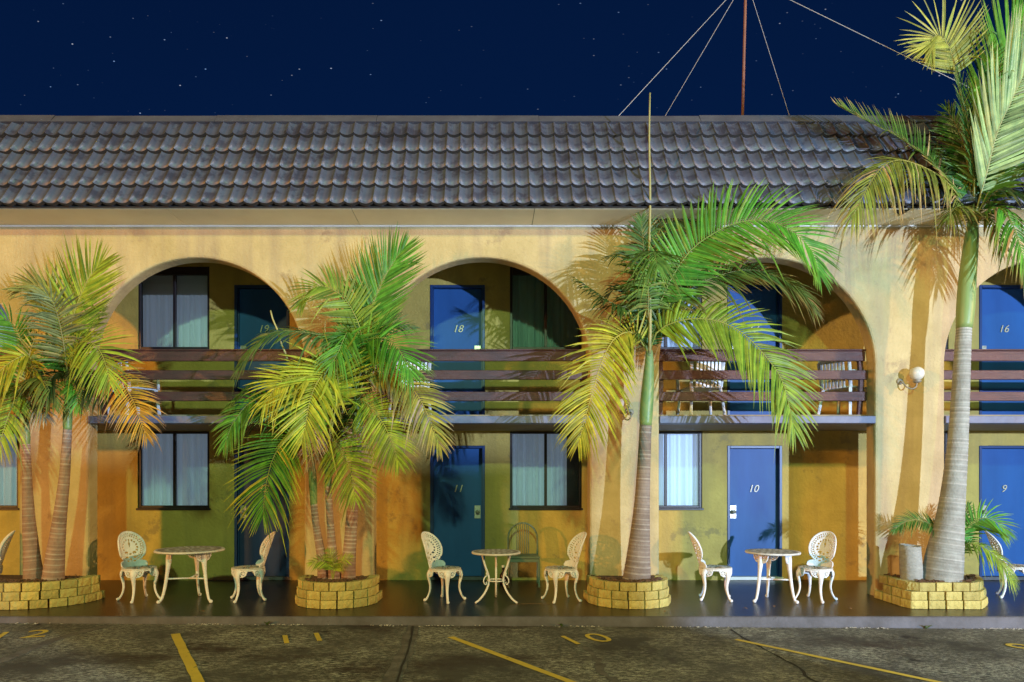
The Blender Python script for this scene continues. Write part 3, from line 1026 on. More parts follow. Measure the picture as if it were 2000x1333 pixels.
def back_mask(x, v):
    e = math.hypot(x / 0.205, (v - 0.258) / 0.205)
    inside = e < 1 or (abs(x) < 0.128 + 0.018 * math.cos(v * 40) and v < 0.16) or math.hypot((abs(x) - 0.135) / 0.07, (v - 0.035) / 0.05) < 1
    if not inside: return False
    if e < 1:
        a = math.atan2((v - 0.258) / 0.205, x / 0.205)
        if a > -1.15 and a < math.pi + 1.15 or a < -math.pi + 1.15:
            for (r0, r1, nn, ph, duty) in ((0.82, 0.91, 40, 0.0, 0.52), (0.68, 0.78, 32, 0.5, 0.50), (0.42, 0.54, 16, 0.2, 0.55)):
                if r0 < e < r1:
                    q = (a * nn / (2 * math.pi) + ph) % 1.0
                    if q < duty: return False
    for (hx, hv, rx, rv) in ((0.05, 0.19, 0.022, 0.012), (-0.05, 0.19, 0.022, 0.012), (0.0, 0.165, 0.018, 0.012), (0.055, 0.125, 0.026, 0.012), (-0.055, 0.125, 0.026, 0.012), (0.0, 0.30, 0.010, 0.04),
                             (0.045, 0.075, 0.02, 0.010), (-0.045, 0.075, 0.02, 0.010), (0.0, 0.10, 0.012, 0.018)):
        if math.hypot((x - hx) / rx, (v - hv) / rv) < 1: return False
    return True

def chair_back():
    b = MB()
    st = 0.0062
    nxx, nvv = 70, 76
    x0 = -nxx * st / 2
    def pos(i, j, t):
        x, v = x0 + i * st, j * st
        Rc = 0.235
        ph = x / Rc
        y = -math.cos(ph) * (Rc - t) + 0.035 - 0.13 * (v / 0.46) - 0.02 * (v / 0.46) ** 2
        return (math.sin(ph) * (Rc - t), y, 0.435 + v)
    cell = [[back_mask(x0 + (i + 0.5) * st, (j + 0.5) * st) for j in range(nvv)] for i in range(nxx)]
    idx = {}
    def vid(i, j, t):
        key = (i, j, t)
        if key not in idx:
            idx[key] = len(b.v)
            b.v.append(pos(i, j, t))
        return idx[key]
    T = 0.013
    for i in range(nxx):
        for j in range(nvv):
            if not cell[i][j]: continue
            b.f.append((vid(i, j, 0), vid(i+1, j, 0), vid(i+1, j+1, 0), vid(i, j+1, 0)))
            b.f.append((vid(i, j+1, T), vid(i+1, j+1, T), vid(i+1, j, T), vid(i, j, T)))
            for (di, dj, a, c) in ((-1, 0, (0, 0), (0, 1)), (1, 0, (1, 1), (1, 0)), (0, -1, (1, 0), (0, 0)), (0, 1, (0, 1), (1, 1))):
                ii, jj = i + di, j + dj
                if not (0 <= ii < nxx and 0 <= jj < nvv and cell[ii][jj]):
                    b.f.append((vid(i+a[0], j+a[1], 0), vid(i+c[0], j+c[1], 0), vid(i+c[0], j+c[1], T), vid(i+a[0], j+a[1], T)))
    return b

def make_cast_chair():
    root = empty('garden_chair')
    chair_back().build('backrest', M['cast'], root, True)
    # rolled rim round the fan of the back
    b = MB()
    rim = []
    for i in range(41):
        a = -0.62 + (math.pi + 1.24) * i / 40
        x, v = 0.205 * math.cos(a), 0.258 + 0.205 * math.sin(a)
        ph = x / 0.235
        rim.append(Vector((math.sin(ph) * 0.229, -math.cos(ph) * 0.229 + 0.035 - 0.13 * (v / 0.46) - 0.02 * (v / 0.46) ** 2, 0.435 + v)))
    b.tube(rim, 0.0115, 6)
    b.build('back_rim', M['cast'], root, True)
    b = MB().lathe([(0.0, 0.418), (0.19, 0.418), (0.212, 0.425), (0.216, 0.434), (0.208, 0.442), (0.17, 0.438), (0.11, 0.434), (0.0, 0.433)], 32, capends=False)
    b.build('seat', M['cast_top'], root, True)
    b = MB()
    for i in range(10):
        a = 2 * math.pi * i / 10
        b.tube([Vector((0.05 * math.cos(a), 0.05 * math.sin(a), 0.4365)), Vector((0.15 * math.cos(a + .25), 0.15 * math.sin(a + .25), 0.4385))], (0.008), 5)
    b.build('seat_tracery', M['cast_dirt'], root, True)
    prof = [(0.185, 0.425), (0.208, 0.40), (0.222, 0.36), (0.216, 0.31), (0.200, 0.24), (0.196, 0.17), (0.212, 0.10), (0.240, 0.045), (0.262, 0.018)]
    rads = [(0.022, 0.045), (0.022, 0.042), (0.021, 0.034), (0.019, 0.027), (0.016, 0.021), (0.0145, 0.018), (0.0135, 0.016), (0.0135, 0.016), (0.014, 0.018)]
    for q in range(4):
        a = math.pi / 4 + q * math.pi / 2
        b = MB()
        c, _ = catmull([p for p in leg_path(prof, a)], 16)
        u = np.linspace(0, 1, len(rads)); w_ = np.linspace(0, 1, 16)
        rr = [(float(np.interp(t, u, [r[0] for r in rads])), float(np.interp(t, u, [r[1] for r in rads]))) for t in w_]
        # width lies across the leg
        t_ = Vector((-math.sin(a), math.cos(a), 0))
        vs_, n_ = [], 8
        pts = [Vector(p) for p in c]
        for i, p in enumerate(pts):
            tg = (pts[min(i+1, 15)] - pts[max(i-1, 0)]).normalized()
            nn = tg.cross(t_).normalized()
            for k in range(n_):
                th = 2 * math.pi * k / n_
                vs_.append(p + nn * math.cos(th) * rr[i][0] + t_ * math.sin(th) * rr[i][1])
        fs_ = [(i*n_ + k, i*n_ + (k+1) % n_, (i+1)*n_ + (k+1) % n_, (i+1)*n_ + k) for i in range(15) for k in range(n_)]
        b.add(vs_, fs_)
        b.sphere(Vector((0.268 * math.cos(a), 0.268 * math.sin(a), 0.0215)), 0.0215, 10, 6)
        b.build('leg', M['cast'], root, True)
        b = MB()
        for s in (-1, 1):
            a2 = a + s * 0.36
            rosette(b, Vector((0.205 * math.cos(a2), 0.205 * math.sin(a2), 0.378)), (math.cos(a2), math.sin(a2), 0), 0.036)
            b.tube([Vector((0.208 * math.cos(a + s * f), 0.208 * math.sin(a + s * f), z)) for f, z in ((0.60, 0.425), (0.57, 0.395), (0.46, 0.352), (0.33, 0.334), (0.2, 0.335), (0.08, 0.32))], 0.009, 5)
        b.build('leg_bracket', M['cast'], root, True)
    b = MB()
    ring = [Vector((0.204 * math.cos(2*math.pi*i/36), 0.204 * math.sin(2*math.pi*i/36), 0.413)) for i in range(37)]
    b.tube(ring, (0.010), 6, False)
    b.build('apron', M['cast'], root, True)
    return root

proto_chair = make_cast_chair()
CHG = 'white cast metal garden chairs'
def place_chair(first, px, py_foot_d, face, label):
    c = proto_chair if first else copy_tree(proto_chair)
    x = (px - CX) / F * py_foot_d
    c.location = (x, py_foot_d, 0.0)
    c.rotation_euler = (0, 0, math.atan2(face[1], face[0]) - math.pi / 2)
    return tag(c, label, 'chair', CHG)
place_chair(True, 272, 9.12, (0.80, -0.60), 'white cast chair left of the largest round table, its fan back facing the camera')
place_chair(False, 485, 9.14, (-0.90, -0.44), 'white cast chair right of the largest round table, in front of the navy door')
place_chair(False, 869, 9.08, (0.84, -0.54), 'white cast chair left of the small thin legged table, before door 11')
place_chair(False, 1096, 9.08, (-0.95, -0.32), 'white cast chair seen edge on beside the curved planter of the single palm')
place_chair(False, 1397, 9.18, (0.96, -0.26), 'white cast chair seen edge on left of door 10')
place_chair(False, 1592, 9.12, (-0.78, -0.62), 'pale green tinted cast chair with open fan back right of door 10')
place_chair(False, 1985, 9.30, (0.86, -0.50), 'white cast chair at the right edge behind drooping seedling leaves')
place_chair(False, -32, 9.25, (-0.80, -0.60), 'cast chair at the left edge, only the rim of its back showing')

def table_top(root, r, h, m, pattern=1):
    b = MB().lathe([(0.0, h - 0.02), (r - 0.03, h - 0.022), (r - 0.004, h - 0.026), (r, h - 0.014), (r - 0.006, h), (r - 0.03, h - 0.002), (0.0, h - 0.001)], 56, capends=False)
    b.build('table_top', m, root, True)
    b = MB()
    n = 28 if r > 0.4 else 22
    for ring, (ra, rb) in enumerate(((0.70, 0.90), (0.42, 0.60), (0.10, 0.30))):
        nn = n - ring * 8
        for i in range(nn):
            a = 2 * math.pi * i / nn
            w_ = 0.28 * 2 * math.pi / nn
            v = []
            for (q, s) in ((ra, -0.55), (ra, 0.55), (rb, 1), (rb, -1)):
                v.append((r * q * math.cos(a + s * w_), r * q * math.sin(a + s * w_), h + 0.0015))
            b.add(v, [(0, 1, 2, 3)])
    b.build('pierced_pattern', M['cast_dirt'], root)

def cast_table(loc, rz, r, h, label):
    root = empty('garden_table', loc, rz, label=label, cat='table', group='round garden tables')
    table_top(root, r, h, M['cast_top'])
    prof = [(r * 0.54, h - 0.03), (r * 0.59, h - 0.09), (r * 0.60, h - 0.17), (r * 0.64, h * 0.55), (r * 0.70, h * 0.30), (r * 0.78, h * 0.10), (r * 0.86, 0.022)]
    for q in range(3):
        a = q * 2 * math.pi / 3 + 0.3
        b = MB()
        c, _ = catmull(leg_path(prof, a), 18)
        rad = [float(np.interp(t, [0, .15, .4, 1], [0.040, 0.036, 0.023, 0.016])) for t in np.linspace(0, 1, 18)]
        b.tube([Vector(p) for p in c], rad, 8)
        b.sphere(Vector((r * 0.88 * math.cos(a), r * 0.88 * math.sin(a), 0.0245)), 0.0245, 10, 6)
        b.build('leg', M['cast'], root, True)
        b = MB()
        tv = Vector((-math.sin(a), math.cos(a), 0))
        cpos = Vector((r * 0.57 * math.cos(a), r * 0.57 * math.sin(a), h - 0.085))
        for s in (-1, 1):
            rosette(b, cpos + tv * s * 0.068, (math.cos(a), math.sin(a), 0), 0.040)
            b.tube([cpos + tv * s * f + Vector((0, 0, z)) for f, z in ((0.125, 0.055), (0.118, 0.0), (0.085, -0.045), (0.04, -0.058), (0.0, -0.08))], 0.010, 5)
        b.build('leg_bracket', M['cast'], root, True)
        b = MB().tube([Vector((r * 0.66 * math.cos(a), r * 0.66 * math.sin(a), h * 0.46)), Vector((0, 0, h * 0.44))], 0.012, 6)
        b.build('stretcher', M['cast'], root, True)
    return root
def xat(px, d): return (px - CX) / F * d
cast_table((xat(371, 9.06), 9.06, 0), 1.35, 0.435, 0.69, 'largest round cast table with weathered patterned top, leftmost of the three')
cast_table((xat(1509, 9.03), 9.03, 0), 1.12, 0.345, 0.665, 'round cast table with thick flaking legs in front of blue door 10')
# thin-legged table
tt = empty('garden_table', (xat(969, 9.0), 9.0, 0), R(90), label='small round table on three thin bowed rods in front of door 11', cat='table', group='round garden tables')
table_top(tt, 0.325, 0.665, M['cast_top'])
for q in range(3):
    a = q * 2 * math.pi / 3
    b = MB()
    c, _ = catmull(leg_path([(0.215, 0.645), (0.165, 0.48), (0.118, 0.36), (0.112, 0.26), (0.16, 0.15), (0.24, 0.06), (0.315, 0.012)], a), 24)
    b.tube([Vector(p) for p in c], 0.0135, 8)
    b.build('leg', M['cast'], tt, True)
    b = MB()
    sc_, _ = catmull(leg_path([(0.128, 0.40), (0.150, 0.385), (0.140, 0.36), (0.175, 0.33), (0.19, 0.285), (0.165, 0.24), (0.145, 0.255), (0.15, 0.275)], a), 22)
    b.tube([Vector(p) for p in sc_], 0.0085, 6)
    b.build('scroll', M['cast'], tt, True)
b = MB()
b.tube([Vector((0.115 * math.cos(2*math.pi*i/24), 0.115 * math.sin(2*math.pi*i/24), 0.285)) for i in range(25)], 0.009, 6, False)
b.build('stretcher_ring', M['cast'], tt, True)

# arched green metal chair behind the small table
gc = empty('metal_chair', (xat(1022, 10.33), 10.33, 0), 0.0, label='pale green metal chair with arched slatted back below the window of room 11', cat='chair')
hw = 0.225
arch = [Vector((-hw, 0.17, 0.012)), Vector((-hw, 0.18, 0.45)), Vector((-hw, 0.205, 0.68))]
for i in range(1, 12):
    a = math.pi - math.pi * i / 12
    arch.append(Vector((hw * math.cos(a), 0.205 + 0.03 * math.sin(a), 0.70 + 0.24 * math.sin(a))))
arch += [Vector((hw, 0.205, 0.68)), Vector((hw, 0.18, 0.45)), Vector((hw, 0.17, 0.012))]
cc, _ = catmull(arch, 50)
MB().tube([Vector(p) for p in cc], 0.0140, 8).build('back_frame', M['green_metal'], gc, True)
for i in range(7):
    x = -0.09 + i * 0.03
    zt = 0.70 + 0.24 * math.sqrt(max(0, 1 - (x / hw) ** 2))
    MB().tube([Vector((x, 0.185, 0.46)), Vector((x, 0.205, 0.68)), Vector((x, 0.228, zt))], 0.0065, 6).build('back_slat', M['green_metal'], gc, True)
MB().bbox(-0.235, 0.235, -0.235, 0.20, 0.435, 0.47, 0.012).build('seat', M['green_metal'], gc)
MB().bbox(-0.205, 0.205, -0.215, -0.195, 0.385, 0.434, 0.004).build('seat_rail', M['green_metal'], gc)
for s in (-1, 1):
    MB().tube([Vector((s * 0.215, -0.205, 0.44)), Vector((s * 0.225, -0.215, 0.03)), Vector((s * 0.225, -0.215, 0.012))], [0.0165, 0.0165, 0.021], 8).build('leg', M['green_metal'], gc, True)

# white plastic chairs up on the balconies
def plastic_chair():
    root = empty('plastic_chair')
    MB().bbox(-0.24, 0.24, -0.22, 0.22, 0.40, 0.425, 0.008).build('seat', M['plastic'], root)
    for (x, y, x2, y2) in ((-0.22, -0.20, -0.26, -0.24), (0.22, -0.20, 0.26, -0.24), (-0.21, 0.20, -0.25, 0.27), (0.21, 0.20, 0.25, 0.27)):
        MB().tube([Vector((x, y, 0.41)), Vector((x2, y2, 0.0))], [(0.03, 0.022), (0.024, 0.02)], 6).build('leg', M['plastic'], root)
    for s in (-1, 1):
        MB().tube([Vector((s * 0.25, -0.22, 0.41)), Vector((s * 0.27, -0.20, 0.62)), Vector((s * 0.275, 0.0, 0.645)), Vector((s * 0.25, 0.22, 0.63))], [(0.022, 0.028)] * 4, 6).build('armrest', M['plastic'], root, True)
        MB().tube([Vector((s * 0.22, 0.21, 0.41)), Vector((s * 0.235, 0.27, 0.80))], [(0.02, 0.026)] * 2, 6).build('back_post', M['plastic'], root)
    for i in range(7):
        x = -0.165 + i * 0.055
        MB().bbox(x - 0.018, x + 0.018, 0.235, 0.247, 0.42, 0.80, 0.003).build('back_slat', M['plastic'], root).rotation_euler = (R(-5), 0, 0)
    MB().bbox(-0.245, 0.245, 0.245, 0.285, 0.77, 0.84, 0.012).build('back_top_rail', M['plastic'], root)
    return root
pc = plastic_chair()
PCS = [(1368, 10.02, R(185), 'white plastic chair on the balcony left of the blue door behind the single palm'),
       (1650, 10.05, R(120), 'white plastic chair at the right end of the balcony behind the drooping frond'),
       (262, 10.10, R(150), 'white plastic chair on the leftmost balcony behind the dying orange frond'),
       (800, 10.0, R(200), 'white plastic chair on the middle balcony behind yellow palm fronds')]
for i, (px, d, rz, lab) in enumerate(PCS):
    o = pc if i == 0 else copy_tree(pc)
    o.location = (xat(px, d), d, FL2 + 0.001)
    o.rotation_euler = (0, 0, rz)
    tag(o, lab, 'chair', 'white plastic balcony chairs')

# bottle by the wall
bo = P(983, 1130, 10.45)
b = MB().lathe([(0.05, 0.0), (0.058, 0.01), (0.058, 0.14), (0.05, 0.165), (0.022, 0.20), (0.02, 0.25), (0.023, 0.255), (0.021, 0.27)], 18)
bt = b.build('bottle', M['bottle'], None, True, (bo.x, 10.45, 0.0))
tag(bt, 'small dark bottle standing behind the thin legged table', 'bottle')
MB().lathe([(0.024, 0.0), (0.026, 0.005), (0.026, 0.03), (0.018, 0.036)], 14).build('cap', M['trim_white'], bt, True, (0, 0, 0.266))

# ---------------------------------------------------------------- planters of split-face blocks
def block_mb(L, D, H, seed):
    rr = random.Random(seed)
    b = MB()
    ns, nh = 6, 3
    # front face rough, rest plain; x along, -y outward, z up; the back is narrower
    vs_, fs_ = [], []
    for j in range(nh + 1):
        for i in range(ns + 1):
            x = -L/2 + L * i / ns
            z = H * j / nh
            edge = i in (0, ns) or j in (0, nh)
            y = -D/2 + (0.003 if edge else rr.uniform(-0.008, 0.006))
            if i in (0, ns): x *= 0.985
            vs_.append((x, y, z + (0.003 if j == 0 else (-0.003 if j == nh else 0))))
    fs_ = [(j*(ns+1) + i, j*(ns+1) + i + 1, (j+1)*(ns+1) + i + 1, (j+1)*(ns+1) + i) for j in range(nh) for i in range(ns)]
    b.add(vs_, fs_)
    k = 0.80
    a = [(-L/2*0.985, -D/2 + 0.003, 0.003), (L/2*0.985, -D/2 + 0.003, 0.003), (L/2*k, D/2, 0.003), (-L/2*k, D/2, 0.003)]
    t_ = [(x, y, H - 0.003) for x, y, z in a]
    b.add(a + t_, [(3, 2, 1, 0), (4, 5, 6, 7), (1, 2, 6, 5), (2, 3, 7, 6), (3, 0, 4, 7)])
    return b
BLK = [block_mb(0.205, 0.14, 0.108, s).mesh('block', M['block']) for s in range(5)]
def planter(name, path, courses, label, batter=0.024, bl=0.212, H=0.108, soil_z=0.312, loc=(0, 0, 0), skip=()):
    """blocks laid along an open path (outer line of the bottom course), centre of curvature inside"""
    root = empty(name, loc, label=label, cat='planter', group='block planters at the piers')
    c0 = np.mean([p for p in path], axis=0)
    o = Vector(loc)
    for r in range(courses):
        pts = []
        for p in path:
            v = np.array(p) - c0
            pts.append(c0 + v * (1 - batter * r / max(0.3, np.linalg.norm(v))))
        pp = np.array(pts)
        s = np.concatenate([[0], np.cumsum(np.linalg.norm(np.diff(pp, axis=0), axis=1))])
        n0 = int(s[-1] // bl)
        n = n0 if r % 2 == 0 else n0 - 1
        off = (s[-1] - n0 * bl) / 2 + (0 if r % 2 == 0 else bl / 2)
        for i in range(n):
            if (r, i) in skip: continue
            q = off + (i + 0.5) * bl
            def at(q): return np.array([np.interp(q, s, pp[:, 0]), np.interp(q, s, pp[:, 1])])
            a, b_ = at(q - bl * 0.5), at(q + bl * 0.5)
            t_ = (b_ - a) / np.linalg.norm(b_ - a)
            nrm = np.array([-t_[1], t_[0]])
            mid = (a + b_) / 2
            if np.dot(nrm, c0 - mid) < 0: nrm = -nrm
            rz = math.atan2(nrm[1], nrm[0]) - math.pi / 2
            m_ = mid + nrm * (0.07 + random.uniform(-0.004, 0.004))
            ob = obj('block', random.choice(BLK), root, (m_[0] - o.x, m_[1] - o.y, r * H + 0.001), (0, 0, rz + random.uniform(-0.03, 0.03)))
            sc = np.linalg.norm(b_ - a) / bl
            ob.scale = (min(1.02, sc) * random.uniform(0.925, 0.965), 1, 1)
    # mulch bed
    b = MB()
    ins = [c0 + (np.array(p) - c0) * (1 - 0.135 / max(0.3, np.linalg.norm(np.array(p) - c0))) for p in path]
    vs_ = [(c0[0] - o.x, c0[1] - o.y, soil_z + 0.02)]
    m_ = len(ins)
    for f in (0.5, 1.0):
        for p in ins:
            q = c0 + (p - c0) * f
            vs_.append((q[0] - o.x, q[1] - o.y, soil_z + random.uniform(-0.012, 0.012)))
    fs_ = []
    for i in range(m_):
        i2 = (i + 1) % m_
        fs_ += [(0, 1 + i, 1 + i2), (1 + i, 1 + m_ + i, 1 + m_ + i2, 1 + i2)]
    b.add(vs_, fs_).build('mulch_bed', M['mulch'], root, True)
    b = MB()
    for _ in range(260):
        f = math.sqrt(random.random()) * 0.97
        i = random.random() * (m_ - 1)
        p = ins[int(i)] + (ins[int(i) + 1] - ins[int(i)]) * (i - int(i))
        q = c0 + (p - c0) * f
        cpt = Vector((q[0] - o.x, q[1] - o.y, soil_z + 0.018 + random.uniform(-0.008, 0.012)))
        rm = Matrix.Rotation(random.uniform(0, 6.3), 3, 'Z') @ Matrix.Rotation(random.uniform(-.5, .5), 3, 'X')
        l_, w_, h_ = random.uniform(0.012, 0.035), random.uniform(0.006, 0.014), 0.004
        cs = [(-1, -1, -1), (1, -1, -1), (1, 1, -1), (-1, 1, -1), (-.9, -.8, 1), (.9, -.8, 1), (.9, .8, 1), (-.9, .8, 1)]
        b.add([cpt + rm @ Vector((x * l_, y * w_, z * h_)) for x, y, z in cs], [(4, 5, 6, 7), (0, 1, 5, 4), (1, 2, 6, 5), (2, 3, 7, 6), (3, 0, 4, 7)])
    ch = b.build('bark_chips', M['chip'], root)
    ch['kind'] = 'stuff'
    return root
def arc_path(cx, cy, rx, ry, a0, a1, n=40, ends=None):
    p = [(cx + rx * math.cos(R(a0 + (a1 - a0) * i / n)), cy + ry * math.sin(R(a0 + (a1 - a0) * i / n))) for i in range(n + 1)]
    if ends: p = [(p[0][0], ends)] + p + [(p[-1][0], ends)]
    return p
pc1, pc2, pc3 = BX[1] - BAY / 2, BX[2] - BAY / 2, BX[3] - BAY / 2
planter('block_planter', arc_path(xat(52, 8.9), 9.08, 0.80, 0.66, 180, 360, 40, 9.36), 3, 'wide curved yellow block planter holding two palms at the left edge', loc=(xat(52, 8.9), 9.0, 0))
planter('block_planter', arc_path(xat(656, 8.9), 9.0, 0.545, 0.53, 180, 360, 40, 9.34), 3, 'round yellow block planter holding three slender palms and a seedling', loc=(xat(656, 8.9), 8.95, 0))
planter('block_planter', arc_path(xat(1230, 8.9), 9.0, 0.55, 0.54, 180, 360, 40, 9.34), 3, 'round yellow green block planter of the single palm with long spear', loc=(xat(1230, 8.9), 8.95, 0))
pA, pB, pC, pD, pE = (xat(1702, 9.36), 9.34), (xat(1772, 8.52), 8.50), (xat(1920, 8.46), 8.46), (xat(1930, 8.75), 8.75), (xat(1918, 9.3), 9.34)
def poly_path(ps, st=0.03):
    out = []
    for a, c in zip(ps[:-1], ps[1:]):
        n = max(2, int(math.dist(a, c) / st))
        out += [(a[0] + (c[0] - a[0]) * i / n, a[1] + (c[1] - a[1]) * i / n) for i in range(n)]
    return out + [ps[-1]]
planter('block_planter', poly_path([pA, pB, pC, pD, pE]), 3, 'angular block planter with a gap at its front corner, holding the big leaning palm', loc=(xat(1830, 8.9), 8.9, 0))

# hollow log in the right planter
lg = P(1781, 1137, 8.85)
b = MB()
vs_, fs_ = [], []
n_ = 26
for (r, z, w_) in ((0.125, 0.0, 0), (0.132, 0.12, 0), (0.130, 0.26, 0), (0.124, 0.40, 0), (0.126, 0.475, 1), (0.104, 0.477, 1), (0.10, 0.38, 0), (0.09, 0.15, 0)):
    for k in range(n_):
        th = 2 * math.pi * k / n_
        rr = r * (1 + 0.03 * math.sin(3 * th + 1) + 0.02 * math.sin(7 * th))
        vs_.append((rr * math.cos(th) - 0.02 * z / 0.4, rr * math.sin(th), z + (0.010 * math.sin(th) - 0.008 * math.cos(th)) * w_))
for i in range(7):
    for k in range(n_):
        fs_.append((i*n_ + k, i*n_ + (k+1) % n_, (i+1)*n_ + (k+1) % n_, (i+1)*n_ + k))
b.add(vs_, fs_)
tag(b.build('hollow_log', M['log'], None, True, (lg.x, 8.85, 0.285)), 'short grey hollow log standing upright beside the big leaning palm', 'log')

# ---------------------------------------------------------------- palms
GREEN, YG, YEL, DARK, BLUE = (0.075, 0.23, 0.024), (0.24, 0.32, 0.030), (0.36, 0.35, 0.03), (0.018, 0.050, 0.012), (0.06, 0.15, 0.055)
PALE, BROWN, GREY, ORANGE, OLIVE, BRIGHT = (0.24, 0.33, 0.15), (0.26, 0.15, 0.06), (0.33, 0.26, 0.20), (0.50, 0.28, 0.03), (0.14, 0.17, 0.03), (0.075, 0.25, 0.025)
CAMN = (0.0, -1.0, 0.2)
UPN = (0.0, -0.35, 1.0)

def frond_mesh(path, L, nrm, col, tip, droop, lift, spacing, width, bare, rng, sides, ang=1.0):
    n = 60
    c, ln = catmull(path, n)
    tang = np.gradient(c, axis=0)
    tang /= np.linalg.norm(tang, axis=1)[:, None]
    nrm = np.array(nrm, float)
    lf = MB()
    cnt = max(8, int(ln * (1 - bare) / spacing))
    V, Fc, C = [], [], []
    col, tip = np.array(col), np.array(tip)
    vst = np.array([0, 0.12, 0.4, 0.72, 1.0])
    wst = np.array([0.35, 0.85, 1.0, 0.72, 0.05])
    for i in range(cnt + 1):
        u = i / cnt
        f = (bare + (1 - bare) * u) * (n - 1)
        i0 = int(min(f, n - 2)); fr = f - i0
        p = c[i0] * (1 - fr) + c[i0 + 1] * fr
        t = tang[i0] * (1 - fr) + tang[i0 + 1] * fr
        t /= np.linalg.norm(t)
        nn = nrm - t * nrm.dot(t)
        nl = np.linalg.norm(nn)
        nn = nn / nl if nl > 0.15 else np.array([0, -1, 0])
        s = np.cross(t, nn)
        prof = (0.45 + 0.55 * math.sin(math.pi * min(1, (u * 0.92 + 0.12)))) if u < 0.5 else (1.0 - 0.66 * ((u - 0.5) / 0.5) ** 2.0)
        for sg in (-1, 1):
            if sg == -1 and not sides[0] or sg == 1 and not sides[1]: continue
            if rng.random() < 0.025: continue
            a = R(70 - 16 * u - 36 * u ** 4 + rng.normal(0, 2.0)) * (ang if not hasattr(ang, '__len__') else (ang[0] if sg < 0 else ang[1]))
            l = L * prof * (1 + rng.normal(0, 0.06)) * (0.6 if rng.random() < 0.03 else 1)
            d = math.cos(a) * t + math.sin(a) * sg * s + nn * (lift + rng.normal(0, 0.05))
            d /= np.linalg.norm(d)
            dr = droop * (1 + rng.normal(0, 0.25)) + (rng.uniform(0.3, 0.8) if rng.random() < 0.05 else 0)
            wv = np.cross(nn, d)
            wv /= np.linalg.norm(wv)
            wdt = width * (0.75 + 0.25 * prof) * (1 + rng.normal(0, 0.1)) * (1 - 0.35 * u)
            # twist of the blade
            tw = rng.normal(0, 0.16)
            wv = wv * math.cos(tw) + nn * math.sin(tw)
            up = np.cross(d, wv)
            k = 0.55 + 0.85 * rng.random()
            if rng.random() < 0.06: cc0 = tip
            else: cc0 = col
            cc = cc0 * np.array([k * (1 + rng.normal(0, 0.06)), k, k])
            b0 = len(V)
            brn = 0.25 if rng.random() < 0.18 else 0.62
            for v_, w_ in zip(vst, wst):
                q = p + d * l * v_ + np.array([0, 0, -1]) * dr * l * v_ * v_ + t * 0.10 * l * v_ * v_
                hw = wv * wdt * 0.5 * w_
                V += [q - hw, q + up * wdt * 0.16 * w_, q + hw]
                m_ = max(0, (v_ - brn) / (1 - brn)) ** 1.3
                ct = cc * (1 - m_) + tip * k * m_
                C += [ct, ct, ct]
            for j in range(4):
                o = b0 + 3 * j
                Fc += [(o, o + 1, o + 4, o + 3), (o + 1, o + 2, o + 5, o + 4)]
    lf.v, lf.f, lf.c = [tuple(x) for x in V], Fc, [tuple(x) for x in C]
    rb = MB()
    r0 = 0.0125 if ln > 0.8 else 0.007
    rc = tuple(np.minimum(1, np.array(col) * 0.6 + np.array((0.20, 0.17, 0.05)) * 0.75))
    pts = [Vector(x) for x in c[::3]] + [Vector(c[-1])]
    rb.tube(pts, [r0 * (1 - 0.8 * i / (len(pts) - 1)) for i in range(len(pts))], 6, True, rc)
    return lf, rb

